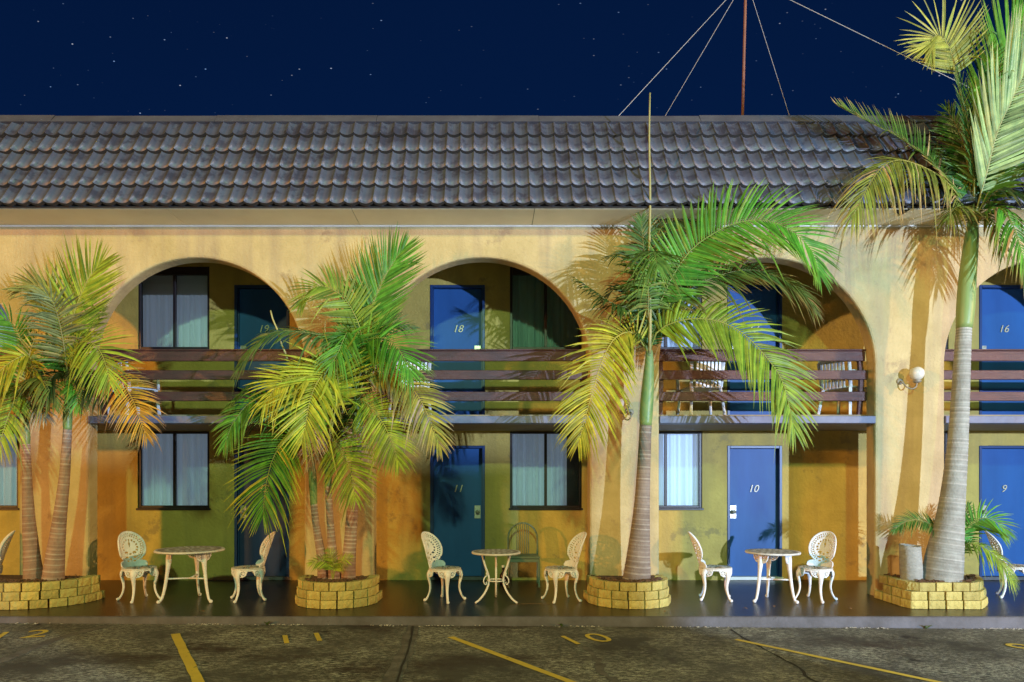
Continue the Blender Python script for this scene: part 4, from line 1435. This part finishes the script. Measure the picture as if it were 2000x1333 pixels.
class Palm:
    def __init__(self, base_px, base_d, label, name='palm_tree', cat='palm tree', z0=0.30, seed=1, group=None):
        x = xat(base_px, base_d)
        self.o = Vector((x, base_d, z0))
        self.root = empty(name, self.o, label=label, cat=cat, group=group)
        self.d = base_d
        self.rng = np.random.default_rng(seed)
    def trunk(self, pts, col=(0.38, 0.255, 0.20), ring=(0.60, 0.51, 0.45), step=0.055, dd_top=0.0):
        """pts: (px, py, width in px) bottom to top"""
        W_ = [list(P(px, py, self.d + dd_top * i / max(1, len(pts) - 1))) + [w / F * self.d / 2] for i, (px, py, w) in enumerate(pts)]
        ln = sum(math.dist(W_[i][:3], W_[i+1][:3]) for i in range(len(W_) - 1))
        n = int(ln / 0.0125)
        c, _ = catmull(W_, n)
        rad, cols, cen = [], [], []
        nxt, ph = 0, 0.0
        for i in range(n):
            s = i * 0.0125
            sp = step * (0.75 + 0.6 * (1 - i / n)) * (1 + 0.25 * math.sin(s * 9.0 + self.d * 50))
            ph += 0.0125 / sp
            q = ph % 1.0
            e = 1.0 if q < 0.14 else 0.0
            rad.append(float(c[i][3]) * (1 + 0.028 * e + self.rng.normal(0, 0.004)))
            m_ = 0.9 if q < 0.13 else (0.3 if q < 0.22 else 0.0)
            k = 0.85 + 0.3 * self.rng.random()
            dk = 0.9 + 0.1 * min(1, s / 0.4)
            cols.append(tuple((np.array(col) * (1 - m_) + np.array(ring) * m_) * k * dk))
            cen.append(Vector(c[i][:3]) - self.o)
        b = MB().tube(cen, rad, 20, True, cols)
        return b.build('trunk', M['trunk'], self.root, True)
    def shaft(self, pts, dd=0.0):
        W_ = [list(P(px, py, self.d + dd)) + [w / F * self.d / 2] for px, py, w in pts]
        c, _ = catmull(W_, 22)
        b = MB().tube([Vector(x[:3]) - self.o for x in c], [float(x[3]) for x in c], 16, True)
        return b.build('crownshaft', M['shaft'], self.root, True)
    def frond(self, pts, L=0.45, col=GREEN, n=CAMN, tip=None, droop=0.22, lift=0.12, spacing=0.034, width=0.037, bare=0.14, sides=(1, 1), dd=None, ang=1.0):
        path = []
        for i, p in enumerate(pts):
            off = p[2] if len(p) > 2 else (dd if dd is not None else -0.25) * math.sin(math.pi * 0.5 * i / (len(pts) - 1))
            path.append(tuple(P(p[0], p[1], self.d + off) - self.o))
        if tip is None: tip = tuple(np.array(col) * 0.8 + np.array(BROWN) * 0.35)
        lf, rb = frond_mesh(path, L, n, col, tip, droop, lift, spacing, width, bare, self.rng, sides, ang)
        o = lf.build('frond', M['leaf'], self.root)
        rb.build('leaf_stem', M['rachis'], o, True)
        return o
    def spear(self, a, b_, r0, r1, col=(0.42, 0.40, 0.16), dd=0.0):
        p0, p1 = P(*a, self.d + dd) - self.o, P(*b_, self.d + dd) - self.o
        n = 12
        pts = [p0.lerp(p1, i / n) + Vector((0.006 * math.sin(i * 1.1), 0, 0)) for i in range(n + 1)]
        MB().tube(pts, [r0 + (r1 - r0) * i / n for i in range(n + 1)], 8, True, col).build('spear_leaf', M['rachis'], self.root, True)

# --- left planter, two palms
GP = 'palms in the block planters'
pL = Palm(66, 8.85, 'left of the two palms in the wide left planter, leaning outward', seed=11, group=GP)
pL.trunk([(67, 1140, 38), (62, 1085, 29), (56, 1010, 22), (53, 940, 17), (51, 868, 14)])
pL.shaft([(51, 870, 14), (50, 845, 16), (47, 815, 14), (45, 788, 11)])
pL.frond([(46, 790), (62, 735), (58, 697), (30, 702), (-2, 728), (-42, 785)], 0.50, YEL, (0, -0.8, 0.6), droop=0.42, dd=-0.5)
pL.frond([(46, 792), (34, 772), (18, 808), (4, 850), (-4, 880)], 0.38, YG, (0.2, -1, 0.3), tip=GREY, droop=0.35, dd=-0.4)
pL.frond([(46, 785), (46, 690), (24, 632), (-20, 618)], 0.38, GREEN, (0, -1, 0.3), dd=-0.2)
pL.frond([(46, 790), (62, 742), (88, 748), (104, 790)], 0.32, OLIVE, UPN, droop=0.5, dd=-0.4)
pL.frond([(46, 785), (56, 700), (72, 655), (92, 626)], 0.22, (0.45, 0.38, 0.12), CAMN, dd=-0.25, spacing=0.04)
pL.frond([(46, 788), (70, 715), (105, 705), (140, 735)], 0.34, DARK, UPN, droop=0.5, dd=0.25)
pL.frond([(46, 790), (52, 800), (70, 790), (88, 815)], 0.26, GREY, (0.3, -1, 0.5), droop=0.5, dd=-0.2)
pL.frond([(46, 790), (26, 745), (-10, 735), (-50, 760)], 0.4, GREEN, UPN, droop=0.45, dd=0.3)
pL.spear((44, 700), (36, 625), 0.008, 0.004)

pR = Palm(105, 8.80, 'right of the two palms in the wide left planter, with a dying orange frond', seed=12, group=GP)
pR.trunk([(103, 1140, 40), (108, 1085, 33), (117, 1010, 24), (126, 930, 19), (132, 838, 15)])
pR.shaft([(132, 840, 15), (132, 812, 17), (134, 780, 14), (136, 742, 12)])
pR.frond([(134, 742), (130, 680), (147, 605), (170, 552), (188, 524), (200, 512)], 0.66, YG, (0.05, -1, 0.1), droop=0.06, width=0.034, bare=0.2, dd=-0.15, ang=0.72, spacing=0.025)
pR.frond([(134, 742), (122, 650), (108, 585), (82, 562), (56, 556), (36, 566)], 0.44, (0.24, 0.25, 0.07), (0, -0.9, 0.5), droop=0.10, bare=0.35, dd=-0.1, spacing=0.026, ang=0.8)
pR.frond([(134, 744), (124, 670), (112, 615), (99, 583), (78, 574)], 0.46, (0.16, 0.20, 0.10), (0.15, -1, 0.1), droop=0.28, bare=0.2, dd=-0.45)
pR.frond([(134, 744), (146, 682), (170, 667), (194, 684), (208, 718), (214, 750)], 0.52, YG, (0.1, -0.8, 0.5), droop=0.22, dd=-0.6)
pR.frond([(134, 746), (190, 705), (232, 735), (258, 780), (274, 820), (286, 852)], 0.40, ORANGE, (0.1, -0.9, 0.35), tip=(0.30, 0.20, 0.16), droop=0.22, bare=0.35, dd=-0.5, width=0.026)
pR.frond([(134, 744), (158, 660), (182, 620), (198, 604)], 0.33, OLIVE, CAMN, dd=0.15, droop=0.15)
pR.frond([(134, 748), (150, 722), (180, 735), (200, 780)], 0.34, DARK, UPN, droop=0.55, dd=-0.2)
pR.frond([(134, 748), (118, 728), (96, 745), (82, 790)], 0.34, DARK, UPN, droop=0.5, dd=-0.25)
pR.frond([(134, 748), (138, 745), (150, 765), (152, 800)], 0.20, GREEN, UPN, droop=0.4, dd=-0.35)
pR.frond([(134, 744), (110, 690), (70, 665), (40, 690)], 0.36, GREEN, UPN, droop=0.4, dd=0.2)

# --- three palms in the second planter
p2a = Palm(628, 8.90, 'leftmost and thinnest of the three palms clustered in the second planter', seed=21, group=GP)
p2a.trunk([(632, 1136, 23), (628, 1090, 18), (618, 1030, 14), (613, 985, 13)])
p2a.shaft([(613, 988, 13), (612, 960, 15), (610, 925, 15), (606, 892, 12)])
p2a.frond([(606, 895), (590, 852), (566, 848), (546, 873), (530, 905), (518, 957), (514, 1010)], 0.56, (0.06, 0.20, 0.02), (-0.1, -1, 0.15), tip=YEL, droop=0.18, bare=0.12, dd=-0.45, width=0.036)
p2a.frond([(606, 895), (560, 800), (500, 782), (458, 822), (438, 872)], 0.36, GREEN, (-0.1, -0.9, 0.5), droop=0.3, dd=-0.35, bare=0.25)
p2a.frond([(606, 895), (585, 790), (545, 742), (496, 750), (446, 790)], 0.34, (0.04, 0.14, 0.025), UPN, droop=0.4, dd=-0.15, bare=0.25)
p2a.frond([(606, 895), (625, 850), (617, 838), (610, 870), (606, 905)], 0.26, GREY, CAMN, tip=GREY, droop=0.5, dd=-0.4, width=0.02)
p2a.frond([(606, 893), (560, 830), (520, 815), (480, 850)], 0.34, DARK, UPN, droop=0.45, dd=0.2)
p2a.frond([(606, 893), (610, 800), (585, 740), (540, 720)], 0.36, GREEN, UPN, droop=0.35, dd=0.1)
p2a.spear((562, 706), (528, 607), 0.012, 0.009, dd=-0.3)

p2b = Palm(652, 8.88, 'middle one of the three palms clustered in the second planter', seed=22, group=GP)
p2b.trunk([(654, 1136, 25), (650, 1090, 19), (645, 1020, 14), (641, 950, 13)])
p2b.shaft([(641, 952, 13), (641, 925, 14), (640, 900, 14), (640, 880, 12)])
p2b.frond([(640, 882), (644, 864), (656, 866), (672, 890), (686, 925), (694, 972)], 0.44, YG, (0.1, -1, 0.2), droop=0.15, dd=-0.5)
p2b.frond([(640, 882), (660, 760), (652, 716), (624, 740), (606, 780), (597, 828), (590, 862)], 0.60, (0.30, 0.35, 0.03), (-0.05, -1, 0.2), droop=0.10, dd=-0.65, bare=0.28, width=0.04)
p2b.frond([(640, 882), (650, 760), (622, 722), (582, 730), (544, 750), (516, 792)], 0.50, (0.36, 0.37, 0.03), (-0.05, -0.9, 0.45), droop=0.18, dd=-0.5, bare=0.3)
p2b.frond([(640, 882), (600, 800), (560, 800), (530, 840)], 0.34, DARK, UPN, droop=0.45, dd=0.05)
p2b.frond([(640, 882), (670, 800), (655, 735), (610, 700)], 0.36, DARK, UPN, droop=0.4, dd=0.1)
p2b.spear((637, 705), (635, 628), 0.006, 0.004, dd=-0.1)

p2c = Palm(681, 8.92, 'thickest of the three clustered palms, its upright frond reaching highest', seed=23, group=GP)
p2c.trunk([(679, 1136, 32), (682, 1090, 26), (688, 1000, 22), (696, 900, 19), (698, 845, 18)])
p2c.shaft([(698, 847, 20), (699, 820, 20), (698, 795, 17), (697, 778, 13)])
p2c.frond([(697, 780), (706, 690), (721, 617), (747, 551), (772, 508), (788, 486)], 0.66, GREEN, (0.05, -1, 0.1), droop=0.04, bare=0.22, dd=-0.1, width=0.032, ang=0.72, spacing=0.024)
p2c.frond([(697, 780), (706, 660), (681, 594), (655, 569), (630, 559), (606, 566), (586, 594)], 0.42, (0.16, 0.25, 0.03), (-0.05, -0.9, 0.5), droop=0.16, bare=0.3, dd=-0.35)
p2c.frond([(697, 780), (675, 670), (626, 655), (578, 648), (540, 648), (504, 668), (465, 722)], 0.40, (0.07, 0.17, 0.05), (0, -0.5, 1.0), droop=0.40, bare=0.2, dd=-0.45)
p2c.frond([(697, 780), (706, 690), (724, 664), (750, 661), (772, 674), (788, 698), (804, 730)], 0.54, BRIGHT, (0.15, -0.9, 0.45), droop=0.20, bare=0.25, dd=-0.6)
p2c.frond([(697, 782), (718, 735), (765, 730), (800, 754), (824, 787), (842, 828), (860, 872)], 0.42, (0.27, 0.27, 0.05), (0.1, -0.85, 0.5), tip=GREY, droop=0.25, bare=0.18, dd=-0.5)
p2c.frond([(697, 784), (706, 782), (730, 802), (752, 834), (767, 868), (778, 904)], 0.42, YG, (0.1, -1, 0.3), droop=0.18, bare=0.1, dd=-0.6)
p2c.frond([(697, 780), (712, 700), (738, 655), (770, 632), (806, 640)], 0.33, (0.09, 0.17, 0.08), (0.1, -0.7, 0.7), droop=0.25, bare=0.25, dd=-0.1)
p2c.frond([(697, 780), (690, 690), (680, 648), (660, 690), (645, 715)], 0.40, GREEN, (0, -1, 0.3), droop=0.3, bare=0.3, dd=-0.5)
p2c.frond([(697, 782), (730, 745), (770, 760), (790, 810)], 0.34, (0.16, 0.12, 0.05), UPN, droop=0.5, dd=-0.1)
p2c.frond([(697, 780), (690, 700), (700, 640), (735, 610)], 0.36, DARK, CAMN, droop=0.25, dd=0.2)
p2c.frond([(697, 780), (650, 720), (600, 700), (560, 725)], 0.40, GREEN, UPN, droop=0.4, dd=0.15)
p2c.frond([(697, 780), (690, 710), (720, 690), (760, 715)], 0.36, GREEN, UPN, droop=0.4, dd=0.2)
p2c.spear((705, 640), (706, 565), 0.007, 0.004)

# --- single palm
p3 = Palm(1240, 8.92, 'single stout palm with a very long upright spear leaf, in the round planter', seed=31, group=GP)
p3.trunk([(1243, 1140, 56), (1247, 1085, 45), (1253, 1000, 32), (1257, 920, 26), (1261, 830, 23)], col=(0.27, 0.22, 0.18), ring=(0.44, 0.40, 0.34), step=0.05)
p3.shaft([(1261, 832, 23), (1262, 805, 26), (1265, 760, 24), (1268, 705, 17), (1268, 685, 13)])
p3.frond([(1268, 690), (1290, 590), (1338, 502), (1386, 461), (1438, 436), (1496, 431), (1545, 451), (1584, 488), (1600, 534)], 0.66, BRIGHT, (0.1, -0.9, 0.35), droop=0.14, bare=0.2, dd=-0.55, width=0.042, lift=0.15)
p3.frond([(1268, 690), (1290, 610), (1332, 573), (1380, 548), (1436, 530), (1480, 529), (1530, 546), (1570, 574), (1592, 608)], 0.46, (0.07, 0.14, 0.03), (0.1, -0.7, 0.75), tip=BROWN, droop=0.32, bare=0.2, dd=-0.2)
p3.frond([(1268, 692), (1286, 646), (1342, 624), (1402, 628), (1452, 653), (1498, 700), (1530, 750), (1552, 842)], 0.62, (0.17, 0.27, 0.03), (0.1, -0.85, 0.45), tip=(0.2, 0.25, 0.03), droop=0.26, bare=0.12, dd=-0.6, width=0.042)
p3.frond([(1268, 692), (1236, 650), (1200, 662), (1176, 706), (1157, 766), (1142, 820), (1130, 866)], 0.56, (0.36, 0.34, 0.03), (-0.1, -0.9, 0.4), tip=YEL, droop=0.22, bare=0.1, dd=-0.6, width=0.036)
p3.frond([(1268, 690), (1226, 612), (1190, 590), (1156, 566), (1125, 545)], 0.32, (0.045, 0.11, 0.02), (0, -0.3, 1.0), droop=0.7, bare=0.15, dd=-0.3)
p3.frond([(1268, 690), (1263, 590), (1262, 520), (1256, 474), (1253, 428)], 0.52, (0.05, 0.12, 0.025), (0, -1, 0.1), droop=0.45, bare=0.25, dd=-0.1)
p3.frond([(1268, 690, 0), (1266, 600, -0.15), (1267, 510, -0.4), (1276, 492, -0.7), (1284, 520, -0.95)], 0.55, (0.10, 0.20, 0.04), (0, -0.6, 0.8), droop=0.75, bare=0.3)
p3.frond([(1268, 690), (1274, 540), (1288, 450), (1340, 428), (1405, 460)], 0.46, (0.03, 0.075, 0.02), (0, -0.8, 0.6), droop=0.3, bare=0.3, dd=0.28)
p3.frond([(1268, 692), (1282, 634), (1318, 617), (1362, 608)], 0.24, (0.06, 0.14, 0.04), CAMN, droop=0.2, dd=-0.15)
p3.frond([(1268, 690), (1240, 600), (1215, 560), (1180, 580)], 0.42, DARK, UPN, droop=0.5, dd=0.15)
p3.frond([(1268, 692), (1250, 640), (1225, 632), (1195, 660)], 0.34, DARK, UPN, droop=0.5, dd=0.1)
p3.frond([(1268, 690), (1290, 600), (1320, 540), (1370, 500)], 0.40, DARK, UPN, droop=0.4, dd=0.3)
p3.frond([(1268, 690), (1255, 560), (1225, 500), (1190, 500)], 0.38, (0.05, 0.13, 0.02), UPN, droop=0.5, dd=-0.1, bare=0.3)
p3.spear((1269, 690), (1269, 182), 0.021, 0.010, (0.34, 0.33, 0.14), dd=-0.12)

# --- big leaning palm on the right
p4 = Palm(1842, 8.82, 'tall palm with swollen pale trunk leaning right, crown above the roof edge', seed=41, group=GP)
p4.trunk([(1838, 1142, 72), (1845, 1085, 64), (1856, 1010, 48), (1865, 930, 39), (1873, 830, 33), (1880, 690, 28), (1883, 640, 26)], col=(0.33, 0.35, 0.32), ring=(0.48, 0.49, 0.46), step=0.062)
p4.shaft([(1883, 642, 28), (1886, 600, 32), (1890, 540, 30), (1897, 470, 25), (1900, 430, 17)])
p4.frond([(1899, 440), (1902, 340), (1889, 259), (1874, 178), (1861, 115), (1850, 84), (1834, 69), (1818, 77), (1808, 96)], 0.58, (0.26, 0.27, 0.05), (-0.1, -1, 0.05), droop=0.06, bare=0.70, dd=-0.3, width=0.034, spacing=0.02)
p4.frond([(1899, 440), (1903, 350), (1894, 270), (1880, 195), (1868, 140)], 0.30, (0.04, 0.12, 0.025), (0.5, -1, 0.05), droop=0.1, bare=0.3, dd=-0.25, width=0.026, spacing=0.03, ang=0.8)
p4.frond([(1899, 440), (1925, 345), (1947, 260), (1971, 207), (2002, 142), (2045, 70)], 0.95, PALE, (-0.1, -1, 0.15), droop=0.03, bare=0.18, dd=-0.55, width=0.046, ang=(0.45, 0.95), spacing=0.032)
p4.frond([(1899, 435), (1915, 300), (1938, 190), (1968, 85), (2010, 20), (2050, 0)], 0.80, GREEN, (0, -1, 0.1), droop=0.04, bare=0.3, dd=0.35, width=0.04, ang=0.65, spacing=0.03)
p4.frond([(1899, 440), (1872, 375), (1836, 333), (1800, 299), (1746, 263), (1706, 243), (1674, 227), (1636, 207)], 0.40, (0.08, 0.16, 0.025), (0.1, -0.75, 0.6), tip=(0.40, 0.26, 0.12), droop=0.02, lift=0.3, bare=0.1, dd=0.05)
p4.frond([(1899, 442), (1855, 362), (1819, 335), (1791, 322), (1760, 313), (1733, 319), (1714, 336), (1692, 370), (1666, 422)], 0.56, (0.20, 0.23, 0.04), (0, -0.7, 0.8), tip=(0.42, 0.28, 0.14), droop=0.70, bare=0.12, dd=-0.55, width=0.034, lift=0.05)
p4.frond([(1899, 442), (1920, 418), (1948, 405), (1972, 428), (1990, 472), (2004, 525)], 0.42, GREEN, (0, -0.6, 0.9), tip=BROWN, droop=0.6, bare=0.12, dd=-0.5)
p4.frond([(1899, 442), (1890, 415), (1868, 405), (1850, 430)], 0.34, OLIVE, UPN, tip=BROWN, droop=0.75, bare=0.1, dd=-0.4)
p4.frond([(1899, 440), (1950, 345), (2005, 330), (2060, 375)], 0.55, (0.06, 0.17, 0.03), UPN, droop=0.4, dd=-0.3)
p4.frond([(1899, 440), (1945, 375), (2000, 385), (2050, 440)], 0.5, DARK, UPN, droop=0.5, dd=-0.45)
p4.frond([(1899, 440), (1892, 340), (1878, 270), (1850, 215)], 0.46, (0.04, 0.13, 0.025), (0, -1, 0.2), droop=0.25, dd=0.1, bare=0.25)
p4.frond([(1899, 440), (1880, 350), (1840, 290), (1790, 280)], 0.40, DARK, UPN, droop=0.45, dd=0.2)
p4.frond([(1899, 440), (1915, 350), (1935, 290), (1975, 250)], 0.46, GREEN, UPN, droop=0.4, dd=0.2)
p4.frond([(1899, 442), (1925, 425), (1945, 440), (1955, 480)], 0.3, OLIVE, UPN, tip=BROWN, droop=0.7, dd=-0.3)
p4.frond([(1899, 438), (1940, 300), (1990, 230), (2060, 210)], 0.6, (0.10, 0.20, 0.06), (0, -0.8, 0.6), droop=0.25, dd=-0.2, bare=0.25)

# --- seedlings
s1 = Palm(650, 8.60, 'tiny yellow green palm seedling at the foot of the three clustered trunks', 'palm_seedling', 'seedling', seed=51)
for pts in ([(650, 1132), (643, 1105), (628, 1096), (606, 1101)], [(650, 1132), (658, 1105), (670, 1096), (686, 1088)], [(650, 1132), (651, 1105), (648, 1088), (640, 1076)]):
    s1.frond(pts, 0.15, YG, (0, -0.8, 0.6), droop=0.25, dd=-0.1, spacing=0.016, width=0.016, bare=0.3)
s2 = Palm(1868, 8.98, 'palm seedling with drooping leaves behind the swollen trunk of the big palm', 'palm_seedling', 'seedling', seed=52)
s2.frond([(1868, 1120), (1848, 1050), (1822, 1027), (1792, 1016), (1766, 1021), (1746, 1036)], 0.20, (0.05, 0.13, 0.02), (0, -0.8, 0.6), droop=0.2, dd=-0.15, bare=0.35, spacing=0.02, width=0.022)
s2.frond([(1868, 1120), (1880, 1050), (1896, 1024), (1922, 1012), (1948, 1022), (1966, 1040)], 0.34, BRIGHT, (0.1, -0.85, 0.5), droop=0.25, dd=-0.35, bare=0.35, spacing=0.022, width=0.026)
s2.frond([(1868, 1120), (1884, 1068), (1912, 1066), (1942, 1085), (1964, 1112), (1980, 1140)], 0.26, (0.16, 0.26, 0.03), (0.1, -0.6, 0.8), droop=0.5, dd=-0.45, bare=0.25, spacing=0.02, width=0.022)
s2.frond([(1868, 1120), (1876, 1040), (1886, 1004), (1892, 985)], 0.18, (0.04, 0.11, 0.02), CAMN, droop=0.2, dd=-0.05, bare=0.4, spacing=0.022, width=0.022)

# ---------------------------------------------------------------- small litter
def leaf_thing(name, x, y, z, rz, l, w_, m, label, cat):
    b = MB()
    n = 6
    for i in range(n + 1):
        u = i / n
        hw = w_ * math.sin(math.pi * min(1, u * 0.96 + 0.03)) / 2
        zz = 0.006 + 0.012 * math.sin(u * 3.0)
        b.add([(l * (u - 0.5), -hw, zz), (l * (u - 0.5), 0, zz - 0.003), (l * (u - 0.5), hw, zz)], [])
    b.f = [(3*i + j, 3*i + 3 + j, 3*i + 4 + j, 3*i + 1 + j) for i in range(n) for j in range(2)]
    return tag(b.build(name, m, None, True, (x, y, z), rz), label, cat)
q = P(1035, 1182, EYE * F / (1182 - CY))
leaf_thing('fallen_leaflet', q.x, q.y, 0.0, R(3), 0.52, 0.014, M['dead_leaf'], 'long thin dry leaflet lying on the walkway below the thin legged table', 'leaf')
for i, (px, py, lab) in enumerate(((1022 + 490, 1186, 'small dry leaf on the walkway below door 10'), (1660, 1190, 'small curled dry leaf left of the angular planter'), (1455, 1190, 'small dry leaf in front of the edge on chair by door 10'),
                                   (1300, 1196, 'dry leaf right below the round planter of the single palm'), (395, 1196, 'small dry leaf on the kerb below the largest table'))):
    d = EYE * F / (py - CY)
    leaf_thing('dry_leaf', xat(px, d), d, 0.0, random.uniform(0, 3), 0.07, 0.035, M['dead_leaf'], lab, 'leaf')
def weed(px, lab, s=1.0):
    x = xat(px, YK - 0.03)
    root = empty('kerb_weed', (x, YK - 0.035, gz(x)), label=lab, cat='weed')
    for i in range(9):
        a = random.uniform(0, 6.28)
        l = random.uniform(0.05, 0.12) * s
        b = MB()
        for k in range(4):
            u = k / 3
            c = Vector((math.cos(a) * l * u * 0.8, -abs(math.sin(a)) * l * u * 0.6, l * (u - 0.45 * u * u)))
            hw = 0.012 * s * math.sin(math.pi * (0.15 + 0.8 * u))
            sd = Vector((-math.sin(a), math.cos(a), 0)) * hw
            b.add([c - sd, c + sd], [])
        b.f = [(2*k, 2*k + 1, 2*k + 3, 2*k + 2) for k in range(3)]
        b.build('leaf', M['weed'], root)
weed(522, 'small weed growing at the foot of the kerb left of the triple palm planter', 1.1)
weed(1098, 'small weed at the foot of the kerb right of the thin legged table', 0.9)
weed(1808, 'low weed in the kerb joint below the angular planter', 0.8)
fl = MB()
for _ in range(240):
    cpx = random.choice((60, 400, 560, 760, 880, 1130, 1310, 1400, 1700, 1960)) + random.gauss(0, 26)
    x = xat(cpx, YK - 0.04)
    y = YK - 0.03 - abs(random.gauss(0, 0.03))
    s = random.uniform(0.004, 0.014)
    z = gz(x) + 0.006
    a = random.uniform(0, 3)
    c, sn_ = math.cos(a) * s, math.sin(a) * s
    fl.add([(x - c, y - sn_, z), (x + sn_, y - c, z + 0.002), (x + c, y + sn_, z + 0.006), (x - sn_, y + c, z + 0.003)], [(0, 1, 2, 3)])
tag(fl.build('paint_flakes', M['flake']), 'pale flakes of paint and grit along the foot of the kerb', kind='stuff')
